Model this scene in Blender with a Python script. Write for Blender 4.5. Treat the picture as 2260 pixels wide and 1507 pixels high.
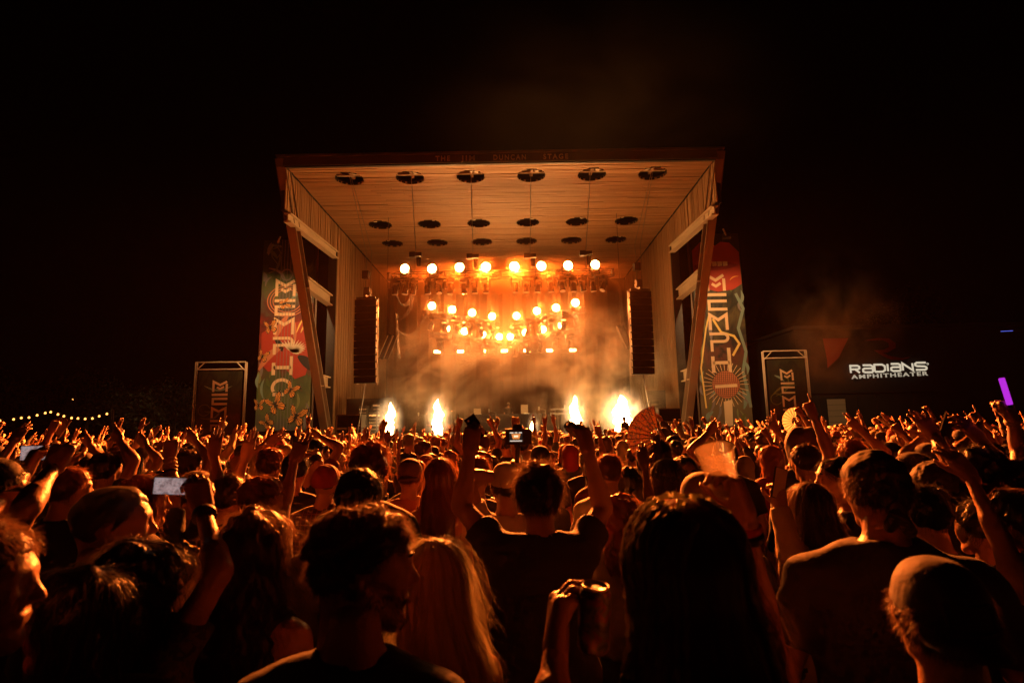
import bpy, math, random
import numpy as np
from mathutils import Vector, Matrix

SC = bpy.context.scene
for o in list(bpy.data.objects): bpy.data.objects.remove(o)
C = SC.collection

# ------------------------------------------------------------------ camera
CAMZ = 1.95; F = 1230.0; PITCH = math.atan(182 / F); ROLL = math.radians(-1.0)
cd = bpy.data.cameras.new('camera'); cam = bpy.data.objects.new('camera', cd); C.objects.link(cam)
cd.sensor_width = 36; cd.lens = 36 * F / 2260; cd.clip_start = 0.02; cd.clip_end = 600
CM = Matrix.Rotation(math.pi / 2 + PITCH, 4, 'X') @ Matrix.Rotation(ROLL, 4, 'Z')
CM.translation = (0, 0, CAMZ)
cam.matrix_world = CM
cd.dof.use_dof = True; cd.dof.focus_distance = 9.0; cd.dof.aperture_fstop = 3.5
SC.camera = cam
# ------------------------------------------------------------------ night sky
W = bpy.data.worlds.new('World'); SC.world = W; W.use_nodes = True
bg = W.node_tree.nodes['Background']
sky = W.node_tree.nodes.new('ShaderNodeTexSky'); sky.sky_type = 'NISHITA'; sky.sun_disc = False
sky.sun_elevation = math.radians(-8); sky.sun_rotation = math.radians(200)
W.node_tree.links.new(sky.outputs[0], bg.inputs[0]); bg.inputs[1].default_value = 0.004
SC.view_settings.view_transform = 'Standard'; SC.view_settings.look = 'None'
SC.view_settings.exposure = 0; SC.view_settings.gamma = 1
cy = SC.cycles
cy.use_denoising = True; cy.denoiser = 'OPENIMAGEDENOISE'
cy.max_bounces = 4; cy.diffuse_bounces = 1; cy.glossy_bounces = 1; cy.transmission_bounces = 5
cy.volume_bounces = 0; cy.transparent_max_bounces = 6; cy.sample_clamp_indirect = 4; cy.sample_clamp_direct = 0
cy.caustics_reflective = False; cy.caustics_refractive = False
cy.use_adaptive_sampling = True; cy.adaptive_threshold = .02; cy.volume_step_rate = 2.5; cy.volume_max_steps = 64; cy.use_light_tree = True

def P(px, py, d):
    """the point of the place seen at a photograph pixel (2260 wide) when it stands d metres ahead (world Y)"""
    v = CM.to_3x3() @ Vector(((px - 1130) / F, (753.5 - py) / F, -1))
    v *= d / v.y
    return Vector((v.x, v.y, v.z + CAMZ))
def PX(p):
    q = CM.inverted() @ Vector(p)
    return (1130 + F * q.x / -q.z, 753.5 - F * q.y / -q.z)

# ------------------------------------------------------------------ helpers
def tag(o, label=None, cat=None, group=None, kind=None):
    if label: o['label'] = label
    if cat: o['category'] = cat
    if group: o['group'] = group
    if kind: o['kind'] = kind
    return o
def link(name, me, parent=None, mats=(), smooth=False):
    o = bpy.data.objects.new(name, me); C.objects.link(o)
    if parent is not None: o.parent = parent
    for m in (mats if isinstance(mats, (list, tuple)) else [mats]): me.materials.append(m)
    if smooth and me.polygons: me.polygons.foreach_set('use_smooth', [True] * len(me.polygons))
    return o
def empty(name, loc=(0, 0, 0), rz=0, label=None, cat=None, group=None, kind=None):
    o = bpy.data.objects.new(name, None); C.objects.link(o); o.empty_display_size = .2
    o.location = loc; o.rotation_euler = (0, 0, rz)
    return tag(o, label, cat, group, kind)
def npmesh(name, V, Fc):
    me = bpy.data.meshes.new(name)
    V = np.asarray(V, float); n = len(Fc)
    if isinstance(Fc, np.ndarray):
        k = Fc.shape[1] if n else 4
        me.vertices.add(len(V)); me.vertices.foreach_set('co', V.ravel().astype(np.float32))
        me.loops.add(n * k); me.loops.foreach_set('vertex_index', Fc.ravel().astype(np.int32))
        me.polygons.add(n); me.polygons.foreach_set('loop_start', np.arange(0, n * k, k, dtype=np.int32))
        me.update(calc_edges=True)
    else:
        me.from_pydata([tuple(v) for v in V], [], Fc); me.update()
    return me
class MB:
    """collects boxes, bars, tubes and polygons into one mesh"""
    def __init__(s): s.v = []; s.f = []
    def raw(s, vs, fs):
        n = len(s.v); s.v += [tuple(v) for v in vs]; s.f += [tuple(i + n for i in f) for f in fs]; return s
    def box(s, x0, x1, y0, y1, z0, z1):
        return s.raw([(x0,y0,z0),(x1,y0,z0),(x1,y1,z0),(x0,y1,z0),(x0,y0,z1),(x1,y0,z1),(x1,y1,z1),(x0,y1,z1)],
              [(0,3,2,1),(4,5,6,7),(0,1,5,4),(1,2,6,5),(2,3,7,6),(3,0,4,7)])
    def bar(s, a, b, w, h=None, up=(0,0,1), off=0):
        a = Vector(a); b = Vector(b); h = h or w; d = (b - a).normalized(); up = Vector(up)
        if abs(d.dot(up)) > .99: up = Vector((0, 1, 0))
        x = d.cross(up).normalized(); y = x.cross(d).normalized()
        vs = [p + x * sx * w / 2 + y * (sy * h / 2 + off) for p in (a, b) for sx, sy in ((-1,-1),(1,-1),(1,1),(-1,1))]
        return s.raw(vs, [(0,1,2,3),(7,6,5,4),(0,4,5,1),(1,5,6,2),(2,6,7,3),(3,7,4,0)])
    def tube(s, pts, r, n=6, cap=True):
        pts = [Vector(p) for p in pts]; rr = r if isinstance(r, (list, tuple)) else [r] * len(pts)
        base = len(s.v); x = None
        for i, p in enumerate(pts):
            d = (pts[min(i+1, len(pts)-1)] - pts[max(i-1, 0)]).normalized()
            if x is None: x = d.orthogonal().normalized()
            x = (x - d * x.dot(d)).normalized(); y = d.cross(x)
            s.v += [tuple(p + (x * math.cos(2*math.pi*k/n) + y * math.sin(2*math.pi*k/n)) * rr[i]) for k in range(n)]
        for i in range(len(pts) - 1):
            for k in range(n):
                a = base + i*n + k; b = base + i*n + (k+1) % n; s.f.append((a, b, b+n, a+n))
        if cap:
            s.f.append(tuple(base + k for k in range(n))[::-1]); s.f.append(tuple(base + (len(pts)-1)*n + k for k in range(n)))
        return s
    def lathe(s, prof, n=16, o=(0,0,0), axis='z'):
        base = len(s.v)
        for r, z in prof:
            for k in range(n):
                a = 2*math.pi*k/n; c, t = r*math.cos(a), r*math.sin(a)
                p = (c, t, z) if axis == 'z' else (c, z, t) if axis == 'y' else (z, c, t)
                s.v.append((p[0]+o[0], p[1]+o[1], p[2]+o[2]))
        for i in range(len(prof)-1):
            for k in range(n):
                a = base+i*n+k; b = base+i*n+(k+1) % n; s.f.append((a, b, b+n, a+n))
        s.f.append(tuple(base+k for k in range(n))[::-1]); s.f.append(tuple(base+(len(prof)-1)*n+k for k in range(n)))
        return s
    def poly(s, pts): return s.raw(pts, [tuple(range(len(pts)))])
    def mesh(s, name): return npmesh(name, s.v, s.f)
    def obj(s, name, m, parent=None, smooth=False): return link(name, s.mesh(name), parent, m, smooth)

def copy_tree(o, parent=None):
    c = o.copy(); C.objects.link(c); c.parent = parent
    for ch in o.children:
        if ch.type != 'LIGHT': copy_tree(ch, c)
    return c

# ------------------------------------------------------------------ materials
def nd(m, t, **kw):
    n = m.node_tree.nodes.new(t)
    for k, v in kw.items(): setattr(n, k, v)
    return n
def lk(m, a, b): m.node_tree.links.new(a, b)
def mat(name, col, rough=.6, metal=0, spec=.5, var=0, scale=8, bump=0, bscale=40, sheen=0, trans=0, alpha=1, emit=None, estr=0, island=0, stretch=None):
    m = bpy.data.materials.new(name); m.use_nodes = True; nt = m.node_tree
    b = nt.nodes['Principled BSDF']; b.inputs['Base Color'].default_value = (*col, 1)
    b.inputs['Roughness'].default_value = rough; b.inputs['Metallic'].default_value = metal
    b.inputs['Specular IOR Level'].default_value = spec
    if sheen: b.inputs['Sheen Weight'].default_value = sheen; b.inputs['Sheen Roughness'].default_value = .4
    if trans: b.inputs['Transmission Weight'].default_value = trans
    if alpha < 1: b.inputs['Alpha'].default_value = alpha
    if emit: b.inputs['Emission Color'].default_value = (*emit, 1); b.inputs['Emission Strength'].default_value = estr
    tc = nd(m, 'ShaderNodeTexCoord'); src = tc.outputs['Object']
    if stretch:
        mp = nd(m, 'ShaderNodeMapping'); mp.inputs['Scale'].default_value = stretch; lk(m, src, mp.inputs[0]); src = mp.outputs[0]
    if var or island:
        mx = nd(m, 'ShaderNodeMix', data_type='RGBA'); mx.inputs[6].default_value = (*[c * (1 - max(var, island)) for c in col], 1)
        mx.inputs[7].default_value = (*[min(1, c * (1 + max(var, island))) for c in col], 1)
        if var:
            n = nd(m, 'ShaderNodeTexNoise'); n.inputs['Scale'].default_value = scale; n.inputs['Detail'].default_value = 5
            lk(m, src, n.inputs['Vector']); fac = n.outputs[0]
        if island:
            g = nd(m, 'ShaderNodeNewGeometry')
            if var:
                a = nd(m, 'ShaderNodeMix'); a.inputs[0].default_value = .5; lk(m, fac, a.inputs[2]); lk(m, g.outputs['Random Per Island'], a.inputs[3]); fac = a.outputs[0]
            else: fac = g.outputs['Random Per Island']
        lk(m, fac, mx.inputs[0]); lk(m, mx.outputs[2], b.inputs['Base Color'])
    if bump:
        n2 = nd(m, 'ShaderNodeTexNoise'); n2.inputs['Scale'].default_value = bscale; n2.inputs['Detail'].default_value = 4
        lk(m, src, n2.inputs['Vector']); bp = nd(m, 'ShaderNodeBump'); bp.inputs['Strength'].default_value = bump; bp.inputs['Distance'].default_value = .02
        lk(m, n2.outputs[0], bp.inputs['Height']); lk(m, bp.outputs[0], b.inputs['Normal'])
    return m
def emis(name, col, s):
    m = bpy.data.materials.new(name); m.use_nodes = True; nt = m.node_tree; nt.nodes.clear()
    o = nd(m, 'ShaderNodeOutputMaterial'); e = nd(m, 'ShaderNodeEmission'); e.inputs[0].default_value = (*col, 1); e.inputs[1].default_value = s
    lk(m, e.outputs[0], o.inputs[0]); return m
M = dict(
    wood=mat('slat wood', (.31, .175, .078), .55, var=.3, scale=5, island=.22, bump=.3, bscale=25, stretch=(.25, 3, 3)),
    woodv=mat('upright slat wood', (.31, .175, .078), .55, var=.3, scale=5, island=.2, bump=.3, bscale=25, stretch=(3, 3, .25)),
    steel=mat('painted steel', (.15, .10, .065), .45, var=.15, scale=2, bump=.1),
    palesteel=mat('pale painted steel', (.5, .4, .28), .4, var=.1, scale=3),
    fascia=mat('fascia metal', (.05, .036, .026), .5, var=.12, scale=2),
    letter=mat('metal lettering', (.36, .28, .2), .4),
    black=mat('black paint', (.012, .011, .010), .6, var=.3),
    blackcloth=mat('black drape', (.012, .01, .01), .9, var=.3, bump=.5, bscale=3, stretch=(6, 6, .3)),
    grille=mat('speaker grille', (.003, .003, .003), .8, spec=.08),
    cabinet=mat('speaker cabinet', (.006, .006, .006), .7, spec=.2),
    alu=mat('bare aluminium', (.55, .53, .5), .35, .9, var=.1),
    truss=mat('blackened truss', (.05, .045, .04), .4, .3, var=.1),
    chain=mat('hoist chain', (.25, .23, .2), .4, .8),
    plastic=mat('fixture housing', (.02, .019, .018), .35),
    cable=mat('cable', (.06, .05, .04), .5),
    deck=mat('stage deck', (.03, .027, .025), .5, var=.3),
    ground=mat('paving', (.045, .038, .032), .8, var=.35, scale=5, bump=.4, bscale=60),
    roof=mat('roof', (.012, .012, .012), .8, var=.2),
    backdrop=mat('backdrop cloth', (.05, .04, .035), .9, var=.3, scale=1),
)
# ================================================================== the place
rnd = random.Random(5)
g = MB(); g.raw([(-300,-60,0),(300,-60,0),(300,400,0),(-300,400,0)], [(0,1,2,3)])
tag(g.obj('ground', M['ground']), kind='structure')
SX = -0.35                     # the stage's centre line
W2 = 8.75                      # half width of the opening
D0, D1, DB = 28.0, 21.45, 40.0  # proscenium edge, canopy front, back wall
ZC = 12.45                     # ceiling
stage = empty('stage', (SX, D0, 0), 0, 'open timber-lined stage with slatted ceiling and raking steel legs', 'stage')
def L(x, y, z): return (x, y - D0, z)   # stage coordinates: y given as distance from the camera
# ceiling slats with round openings
HR = .6; rows = (22.6, 28.2, 31.25); hx = [(i - 2.5) * 2.6 for i in range(6)]
holes = [(x, y) for y in rows for x in hx]
m = MB(); y = D1 + .12; k = 0
while y < DB:
    w = .098; cuts = []
    for (hx_, hy_) in holes:
        d = abs(y + w/2 - hy_)
        if d < HR: c = math.sqrt(HR*HR - d*d); cuts.append((hx_ - c, hx_ + c))
    xs = -W2 + .06
    for a, b in sorted(cuts) + [(W2 - .06, None)]:
        q = xs
        while q < a - .01:      # boards butt end to end
            e = min(a, q + rnd.uniform(2.2, 4.6))
            if a - e < .5: e = a
            dz = rnd.uniform(-.012, .012)
            m.box(q + .004, e - .004, y - D0, y + w - D0 + rnd.uniform(-.01, .01), ZC + dz, ZC + .06 + dz); q = e
        if b is not None: xs = b
    y += .14
o = m.obj('ceiling_slats', M['wood'], stage); tag(o, kind='stuff')
m = MB(); m.box(-W2 - .28, W2 + .28, D1 - D0 + 2.2, DB - D0 + .4, ZC + 1.3, ZC + 1.5); m.obj('roof', M['roof'], stage)
# dark backing above the slats, open at the round holes: liners
m = MB()
xs = sorted(set([-W2 - .1, W2 + .1] + [v for h in hx for v in (h - HR, h + HR)])); ys = sorted(set([D1 + .1, DB] + [v for h in rows for v in (h - HR, h + HR)]))
for i in range(len(xs)-1):
    for j in range(len(ys)-1):
        cx, cy_ = (xs[i]+xs[i+1])/2, (ys[j]+ys[j+1])/2
        if any(abs(cx-a) < HR and abs(cy_-b) < HR for a, b in holes): continue
        m.box(xs[i], xs[i+1], ys[j]-D0, ys[j+1]-D0, ZC+.10, ZC+.12)
m.obj('ceiling_backing', M['black'], stage)
lamp_off = mat('roof downlight', (.7, .62, .5), .3)
for (a, b) in holes:
    m = MB(); n = 28
    vs = [(a + HR*1.0*math.cos(2*math.pi*k/n), b - D0 + HR*math.sin(2*math.pi*k/n), z) for z in (ZC - .01, ZC + .13) for k in range(n)]
    m.raw(vs, [(k, (k+1) % n, (k+1) % n + n, k + n) for k in range(n)])
    rim = m.obj('hole_liner', M['black'], stage, True)
    if b == rows[0]:
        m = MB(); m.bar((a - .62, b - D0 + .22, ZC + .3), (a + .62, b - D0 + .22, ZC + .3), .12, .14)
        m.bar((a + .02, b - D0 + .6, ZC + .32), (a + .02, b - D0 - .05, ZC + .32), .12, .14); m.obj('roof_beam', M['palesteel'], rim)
    s = rnd.choice((-1, 1))
    m = MB(); m.lathe([(.02, .0), (.1, .0), (.12, .05), (.12, .16), (.05, .2)], 14, (a + s * .25, b - D0 - .1, ZC + .16)); m.obj('downlight', lamp_off, rim, True)
# side walls of upright slats: full height behind the proscenium edge, only the upper band out to the canopy front
for s in (-1, 1):
    m = MB(); y = D1 + .1
    while y < DB:
        zb = 0.9
        if y < D0: zb = 10.75 + (11.05 - 10.75) * (y - D1) / (D0 - D1)
        j = rnd.uniform(-.02, .02); x = s * W2
        z = zb
        while z < ZC - .02:
            e = min(ZC - .02, z + rnd.uniform(2.5, 4.5))
            if ZC - e < .6: e = ZC - .02
            m.box(min(x + j, x + j + s * .05), max(x + j, x + j + s * .05), y - D0, y + .12 - D0, z + .004, e); z = e
        y += .165
    tag(m.obj('side_wall_slats', M['woodv'], stage), kind='stuff')
    m = MB(); m.box(min(s*(W2+.08), s*(W2+.3)), max(s*(W2+.08), s*(W2+.3)), .02, DB - D0, 0, ZC + 1.25)
    m.raw([L(s*(W2+.08+e), y_, z) for e in (0, .2) for y_, z in ((D1+.3, ZC+.4), (D1+.3, 10.77), (D0, 11.05), (D0, ZC+1.25))],
          [(0,1,2,3),(7,6,5,4),(0,4,5,1),(1,5,6,2),(2,6,7,3),(3,7,4,0)])
    m.obj('side_wall', M['black'], stage)
    # bright steel edge along the cut bottom of the upper band
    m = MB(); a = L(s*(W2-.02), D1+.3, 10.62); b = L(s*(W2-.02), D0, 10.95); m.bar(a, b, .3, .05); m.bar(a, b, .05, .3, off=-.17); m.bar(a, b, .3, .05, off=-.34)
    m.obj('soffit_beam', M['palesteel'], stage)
    # raking leg: an I-section from the canopy corner to the foot
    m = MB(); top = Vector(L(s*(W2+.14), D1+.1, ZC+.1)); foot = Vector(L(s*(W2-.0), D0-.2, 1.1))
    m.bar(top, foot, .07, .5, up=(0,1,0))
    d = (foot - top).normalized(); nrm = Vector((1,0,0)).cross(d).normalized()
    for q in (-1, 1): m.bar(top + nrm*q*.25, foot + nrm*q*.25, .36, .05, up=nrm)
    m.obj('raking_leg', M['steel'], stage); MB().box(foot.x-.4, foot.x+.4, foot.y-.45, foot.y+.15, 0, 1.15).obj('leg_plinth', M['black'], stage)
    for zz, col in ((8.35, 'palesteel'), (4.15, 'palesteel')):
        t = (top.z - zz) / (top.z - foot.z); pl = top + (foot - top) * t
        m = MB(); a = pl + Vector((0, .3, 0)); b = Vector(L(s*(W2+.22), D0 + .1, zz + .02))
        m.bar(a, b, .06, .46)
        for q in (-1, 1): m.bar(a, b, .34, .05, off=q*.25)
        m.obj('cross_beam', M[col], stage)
    m = MB(); m.box(min(s*(W2-.1), s*(W2+.32)), max(s*(W2-.1), s*(W2+.32)), -.08, .0, 0, 10.95); m.obj('wall_end_trim', M['black'], stage)
    # frame board on the canopy's front edge, standing proud of the leg
    m = MB(); top2 = Vector(L(s*(W2+.2), D1-.12, ZC+.34)); t = (top.z-10.5)/(top.z-foot.z); e = top + (foot-top)*t + Vector((s*.04, -.25, 0)); m.bar(top2, e, .36, .25, up=(0,1,0)); m.obj('frame_board', M['fascia'], stage)
# fascia
m = MB(); m.box(-W2-.05, W2+.05, D1-D0-.2, D1-D0+.1, ZC+.0, ZC+.36); m.box(-W2-.34, W2+.34, D1-D0-.28, D1-D0+.3, ZC+.36, ZC+.44);
m.obj('fascia', M['fascia'], stage)
m = MB(); m.bar(L(-W2+.0, D1-.12, ZC-.03), L(W2-.0, D1-.12, ZC-.03), .06, .05); m.obj('fascia_lip', M['black'], stage)
def text(name, s, size, m_, parent, loc, rot=(math.pi/2, 0, 0), ext=.01, space=1.0, off=0.0, align='CENTER', wspace=1.0):
    cu = bpy.data.curves.new(name, 'FONT'); cu.body = s; cu.size = size; cu.extrude = ext; cu.space_character = space; cu.space_word = wspace; cu.align_x = align; cu.offset = off
    t = bpy.data.objects.new('tmp', cu); C.objects.link(t); dg = bpy.context.evaluated_depsgraph_get(); dg.update()
    me = bpy.data.meshes.new_from_object(t.evaluated_get(dg)); bpy.data.objects.remove(t); me.materials.clear()
    o = link(name, me, parent, m_); o.location = loc; o.rotation_euler = rot
    return o
for wd, a_, b_ in (('THE', 961, 993), ('JIM', 1019, 1049), ('DUNCAN', 1088, 1160), ('STAGE', 1199, 1254)):
    x0 = P(a_, 352, D1-.25).x - SX; x1 = P(b_, 352, D1-.25).x - SX
    wo = text('lettering', wd, .3, M['letter'], stage, L(x0, D1-.215, ZC+.075), ext=.012, space=1.35, off=.004, align='LEFT')
    wo.scale.x = (x1 - x0) / wo.dimensions.x
# back wall and stage deck
m = MB(); m.box(-W2-.3, W2+.3, DB-D0+.02, DB-D0+.3, 0, ZC+1.2); m.obj('back_wall', M['black'], stage)
DK = 1.45; DF = 24.6
m = MB(); m.box(-W2+.5, W2-.5, DF-D0+.02, DB-D0, 0.02, DK); m.obj('deck', M['deck'], stage)
m = MB()
for i in range(9):
    x = -W2+.5 + i*(2*W2-1)/9; m.box(x+.01, x+(2*W2-1)/9-.01, DF-D0-.03, DF-D0+.01, .03, DK-.02)
m.obj('deck_skirt', M['blackcloth'], stage)
m = MB()
for i in range(60):
    x0 = -8.2 + i*16.4/60; x1 = x0 + 16.4/60; ya = DB-1.6-D0 + .12*math.sin(i*2.1); yb = DB-1.6-D0 + .12*math.sin((i+1)*2.1)
    m.raw([(x0,ya,DK),(x1,yb,DK),(x1,yb,ZC-1.4),(x0,ya,ZC-1.4)], [(0,1,2,3)])
bd = m.obj('backdrop_curtain', M['backdrop']); bd.location = (SX, D0, 0); tag(bd, 'wide brown backdrop curtain at the rear of the stage', 'curtain')
# ================================================================== rig
AMB = (1.0, .16, .016)
lens = emis('lit lens', (1, .42, .115), 260); lens2 = emis('small lit lens', (1, .5, .17), 70)
def place_from(proto, used=[]):
    if id(proto) not in [id(u) for u in used]: used.append(proto); return proto
    return copy_tree(proto)
def ordn(i): return ('first', 'second', 'third', 'fourth', 'fifth', 'sixth', 'seventh', 'eighth', 'ninth', 'tenth', 'eleventh', 'twelfth', 'thirteenth', 'fourteenth', 'fifteenth', 'sixteenth', 'seventeenth', 'eighteenth')[i]
def make_blinder(r=.21):
    e = empty('blinder_lamp')
    MB().lathe([(r*.4, .34), (r*.75, .30), (r*1.05, .1), (r*1.1, 0), (r*1.0, 0), (r*.92, .02)], 18, axis='y').obj('housing', M['plastic'], e, True)
    MB().lathe([(.001, .005), (r*.9, .006), (r*.9, .012), (.001, .013)], 18, axis='y').obj('lens', lens, e)
    m = MB()
    for s in (-1, 1): m.bar((s*r*1.18, .15, 0), (s*r*1.18, .15, -r*1.7), .03, .05)
    m.bar((-r*1.18, .15, -r*1.7), (r*1.18, .15, -r*1.7), .05, .03); m.obj('yoke', M['plastic'], e)
    return e
def make_mover():
    e = empty('moving_head_lamp')
    m = MB(); m.box(-.19, .19, -.12, .12, -.14, 0); m.box(-.05, .05, -.03, .03, 0, .1); m.obj('base', M['plastic'], e)
    m = MB()
    for s in (-1, 1): m.bar((s*.19, 0, -.14), (s*.19, 0, -.46), .05, .12)
    m.bar((-.19, 0, -.15), (.19, 0, -.15), .12, .03); m.obj('yoke', M['plastic'], e)
    h = MB().lathe([(.06, .2), (.12, .17), (.145, .05), (.13, -.1), (.15, -.22), (.14, -.27)], 14).obj('head', M['plastic'], e, True); h.location = (0, 0, -.42)
    MB().lathe([(.001, -.272), (.13, -.27), (.13, -.285), (.001, -.29)], 14).obj('lens', mat('unlit lens', (.5, .42, .32), .12), h)
    return e
blp = make_blinder(); mvp = make_mover()
def truss(a, b, label, w=.3, name='lighting_truss'):
    a = Vector(a); b = Vector(b); t = empty(name, a, 0, label, 'truss', 'lighting trusses over the stage')
    d = b - a; n = max(4, int(d.length / .5)); u = d.normalized(); x = u.cross(Vector((0,0,1))).normalized(); z = x.cross(u)
    cs = [x*sx*w/2 + z*sz*w/2 for sx, sz in ((-1,-1),(1,-1),(1,1),(-1,1))]
    for c in cs: MB().tube([c, d + c], .027, 6).obj('chord', M['truss'], t)
    m = MB()
    for i in range(n):
        p, q = d * (i/n), d * ((i+1)/n)
        for k in range(4):
            c0, c1 = cs[k], cs[(k+1) % 4]
            m.tube([p + (c0 if i % 2 else c1), q + (c1 if i % 2 else c0)], .012, 4)
    tag(m.obj('lacing', M['truss'], t), kind='stuff')
    for i in (0, .25, .5, .75, 1): p = d*i; MB().bar(p - u*.05, p + u*.05, w*1.1, w*1.1).obj('joint_plate', M['truss'], t)
    return t
SPOTS = []
def blinder(pos, label, group, power, size=1.0, aim=(0, 6, 1.6), ang=82):
    o = place_from(blp); o.location = pos; o.scale = (size,)*3
    dv = Vector(aim) - Vector(pos); o.rotation_euler = (0, 0, math.atan2(dv.x, -dv.y)*.25)
    tag(o, label, 'stage lamp', group)
    if power:
        l = bpy.data.lights.new('lamp_beam', 'SPOT'); l.energy = power; l.color = AMB; l.spot_size = math.radians(ang); l.spot_blend = .9; l.shadow_soft_size = .12
        s = bpy.data.objects.new('lamp_beam', l); C.objects.link(s)
        q = Vector(pos) + dv.normalized() * .14; s.location = q; s.rotation_euler = dv.to_track_quat('-Z', 'Y').to_euler(); SPOTS.append(s)
        s.parent = o; s.matrix_parent_inverse = (Matrix.Translation(pos) @ o.rotation_euler.to_matrix().to_4x4() @ Matrix.Diagonal((size, size, size, 1))).inverted()
def mover(pos, label, group, tilt, pan, size=1.0):
    o = place_from(mvp) ; o.location = pos; o.rotation_euler = (0, 0, pan); o.scale = (size,)*3; tag(o, label, 'stage lamp', group)
    for c in o.children:
        if c.name.startswith('head'): c.rotation_euler = (tilt, 0, 0)
PW = 60000; WASH = 3000
# front truss
zt = 8.62
truss((P(858, 608, 24).x, 24.0, zt-.12), (P(1352, 597, 24).x, 24.0, zt-.12), 'long front truss carrying eight bright lamps below the slatted ceiling')
for i, (x, y) in enumerate([(893,593),(953,593),(1014,590),(1072,589),(1135,588),(1195,587),(1254,586),(1314,584)]):
    blinder(P(x, y, 23.6), f'glowing amber lamp on the front truss, {ordn(i)} from the left', 'lamps on the front truss', PW, aim=((i-3.5)*5.0, 13.5, .2))
mvx = [(872,612,.2),(895,613,-.4),(912,612,.5),(943,612,.1),(968,612,-.6),(993,613,.1),(1024,612,.3),(1047,612,.05),(1072,612,.0),(1137,610,-.05),(1161,610,.05),(1187,610,.25),(1216,610,.0),(1240,608,-.6),(1266,608,.0),(1286,606,.4),(1309,606,.2),(1332,604,-.9)]
for i, (x, y, t) in enumerate(mvx):
    mover((P(x, y, 23.9).x, 23.95, zt-.30), f'unlit moving head hanging under the front truss, {ordn(i)} from the left', 'moving heads under the front truss', t*.5, rnd.uniform(-1.2, 1.2), .95)
# added floodlights on the raking legs, invented to light the banners
for s in (-1, 1):
    src = Vector((SX + s*(W2+.75), 22.7, 9.6)); dst = Vector((SX + s*12.2, 29.0, 6.2)); dv = dst-src
    fl_ = empty('added_banner_light', src, 0, 'small floodlight clamped to the %s raking leg, facing the banners' % ('left' if s < 0 else 'right'), 'lamp', 'floodlights on the raking legs')
    fl_.rotation_euler = dv.to_track_quat('-Z', 'Y').to_euler()
    MB().box(-.16, .16, -.11, .11, .0, .12).obj('housing', M['plastic'], fl_); MB().box(-.14, .14, -.09, .09, -.012, -.004).obj('lens', emis('added lamp lens', (1, .6, .25), 6), fl_); MB().bar((0, 0, .12), (-s*.1, .1, .42), .05, .05).obj('bracket', M['steel'], fl_)
    l = bpy.data.lights.new('added_banner_beam', 'SPOT'); l.energy = WASH; l.color = (1, .52, .20); l.spot_size = math.radians(68); l.spot_blend = .6; l.shadow_soft_size = .06
    so = bpy.data.objects.new('added_banner_beam', l); C.objects.link(so); so.location = (0, 0, -.05); so.parent = fl_
# two V-shaped trusses upstage
def vrow(pts, z, tw, labs, group, size, power):
    ps = []
    for x, y in pts:
        v = P(x, y, 10) - Vector((0, 0, CAMZ)); v *= (z - CAMZ) / v.z; ps.append(Vector((v.x, v.y, z)))
    for i, p in enumerate(ps): blinder(p, labs(i), group, power, size, aim=((i-3.5)*3.0, 8, .6))
    return ps
z2 = P(953, 674, 29.0).z
p2 = vrow([(953,675),(998,683),(1042,690),(1086,698),(1140,697),(1185,686),(1227,679),(1270,668)], z2, .3, lambda i: f'glowing amber lamp on the middle V-shaped truss, {ordn(i)} from the left', 'lamps on the middle truss', 1.0, PW*.01)
for a, b, w in ((p2[0], p2[3], 'left'), (p2[7], p2[4], 'right')):
    q0 = a + (a-b)*.12; q1 = b + (b-a)*.1; dz = Vector((0, .3, -.42)); truss(q0+dz, q1+dz, f'{w} arm of the middle V-shaped truss, lamps blazing above it')
    for k in range(6):
        p = q0 + (q1-q0)*(k+.5)/6 + dz; mover(p + Vector((0, 0, -.17)), f'unlit moving head under the {w} arm of the middle truss, {ordn(k)} from its outer end', 'moving heads under the middle truss', rnd.uniform(-.4, .4), rnd.uniform(-1.5, 1.5), 1.0)
z3 = P(985, 724, 31.5).z
p3 = vrow([(985,725),(1025,731),(1065,738),(1102,743),(1126,743),(1160,734),(1198,727),(1240,718)], z3, .3, lambda i: f'glowing amber lamp on the lower rear V-shaped truss, {ordn(i)} from the left', 'lamps on the lower rear truss', 1.0, PW*.01)
for a, b, w in ((p3[0], p3[3], 'left'), (p3[7], p3[4], 'right')):
    q0 = a + (a-b)*.25; q1 = b + (b-a)*.02; dz = Vector((0, .3, -.45)); truss(q0+dz, q1+dz, f'{w} arm of the lower rear truss, close above the small lamp row')
    for k in range(5):
        p = q0 + (q1-q0)*(k+.5)/5 + dz; mover(p + Vector((0, 0, -.17)), f'unlit moving head under the {w} arm of the rear truss, {ordn(k)} from its outer end', 'moving heads under the rear truss', rnd.uniform(-.5, .5), rnd.uniform(-1.5, 1.5), 1.0)
truss(P(950, 778, 37.5), P(1280, 774, 37.5), 'thin rear truss low over the stage with a row of small lamps', .22)
for i, x in enumerate((965, 1016, 1065, 1113, 1163, 1213, 1264)):
    o = empty('strobe_lamp', P(x, 776 - i*.6, 37.2), 0, f'small lit strobe on the rear truss, {ordn(i)} from the left', 'stage lamp', 'strobes on the rear truss')
    MB().box(-.24, .24, 0, .18, -.13, .13).obj('housing', M['plastic'], o); MB().box(-.2, .2, -.012, -.004, -.08, .08).obj('lens', lens2, o)
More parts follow.
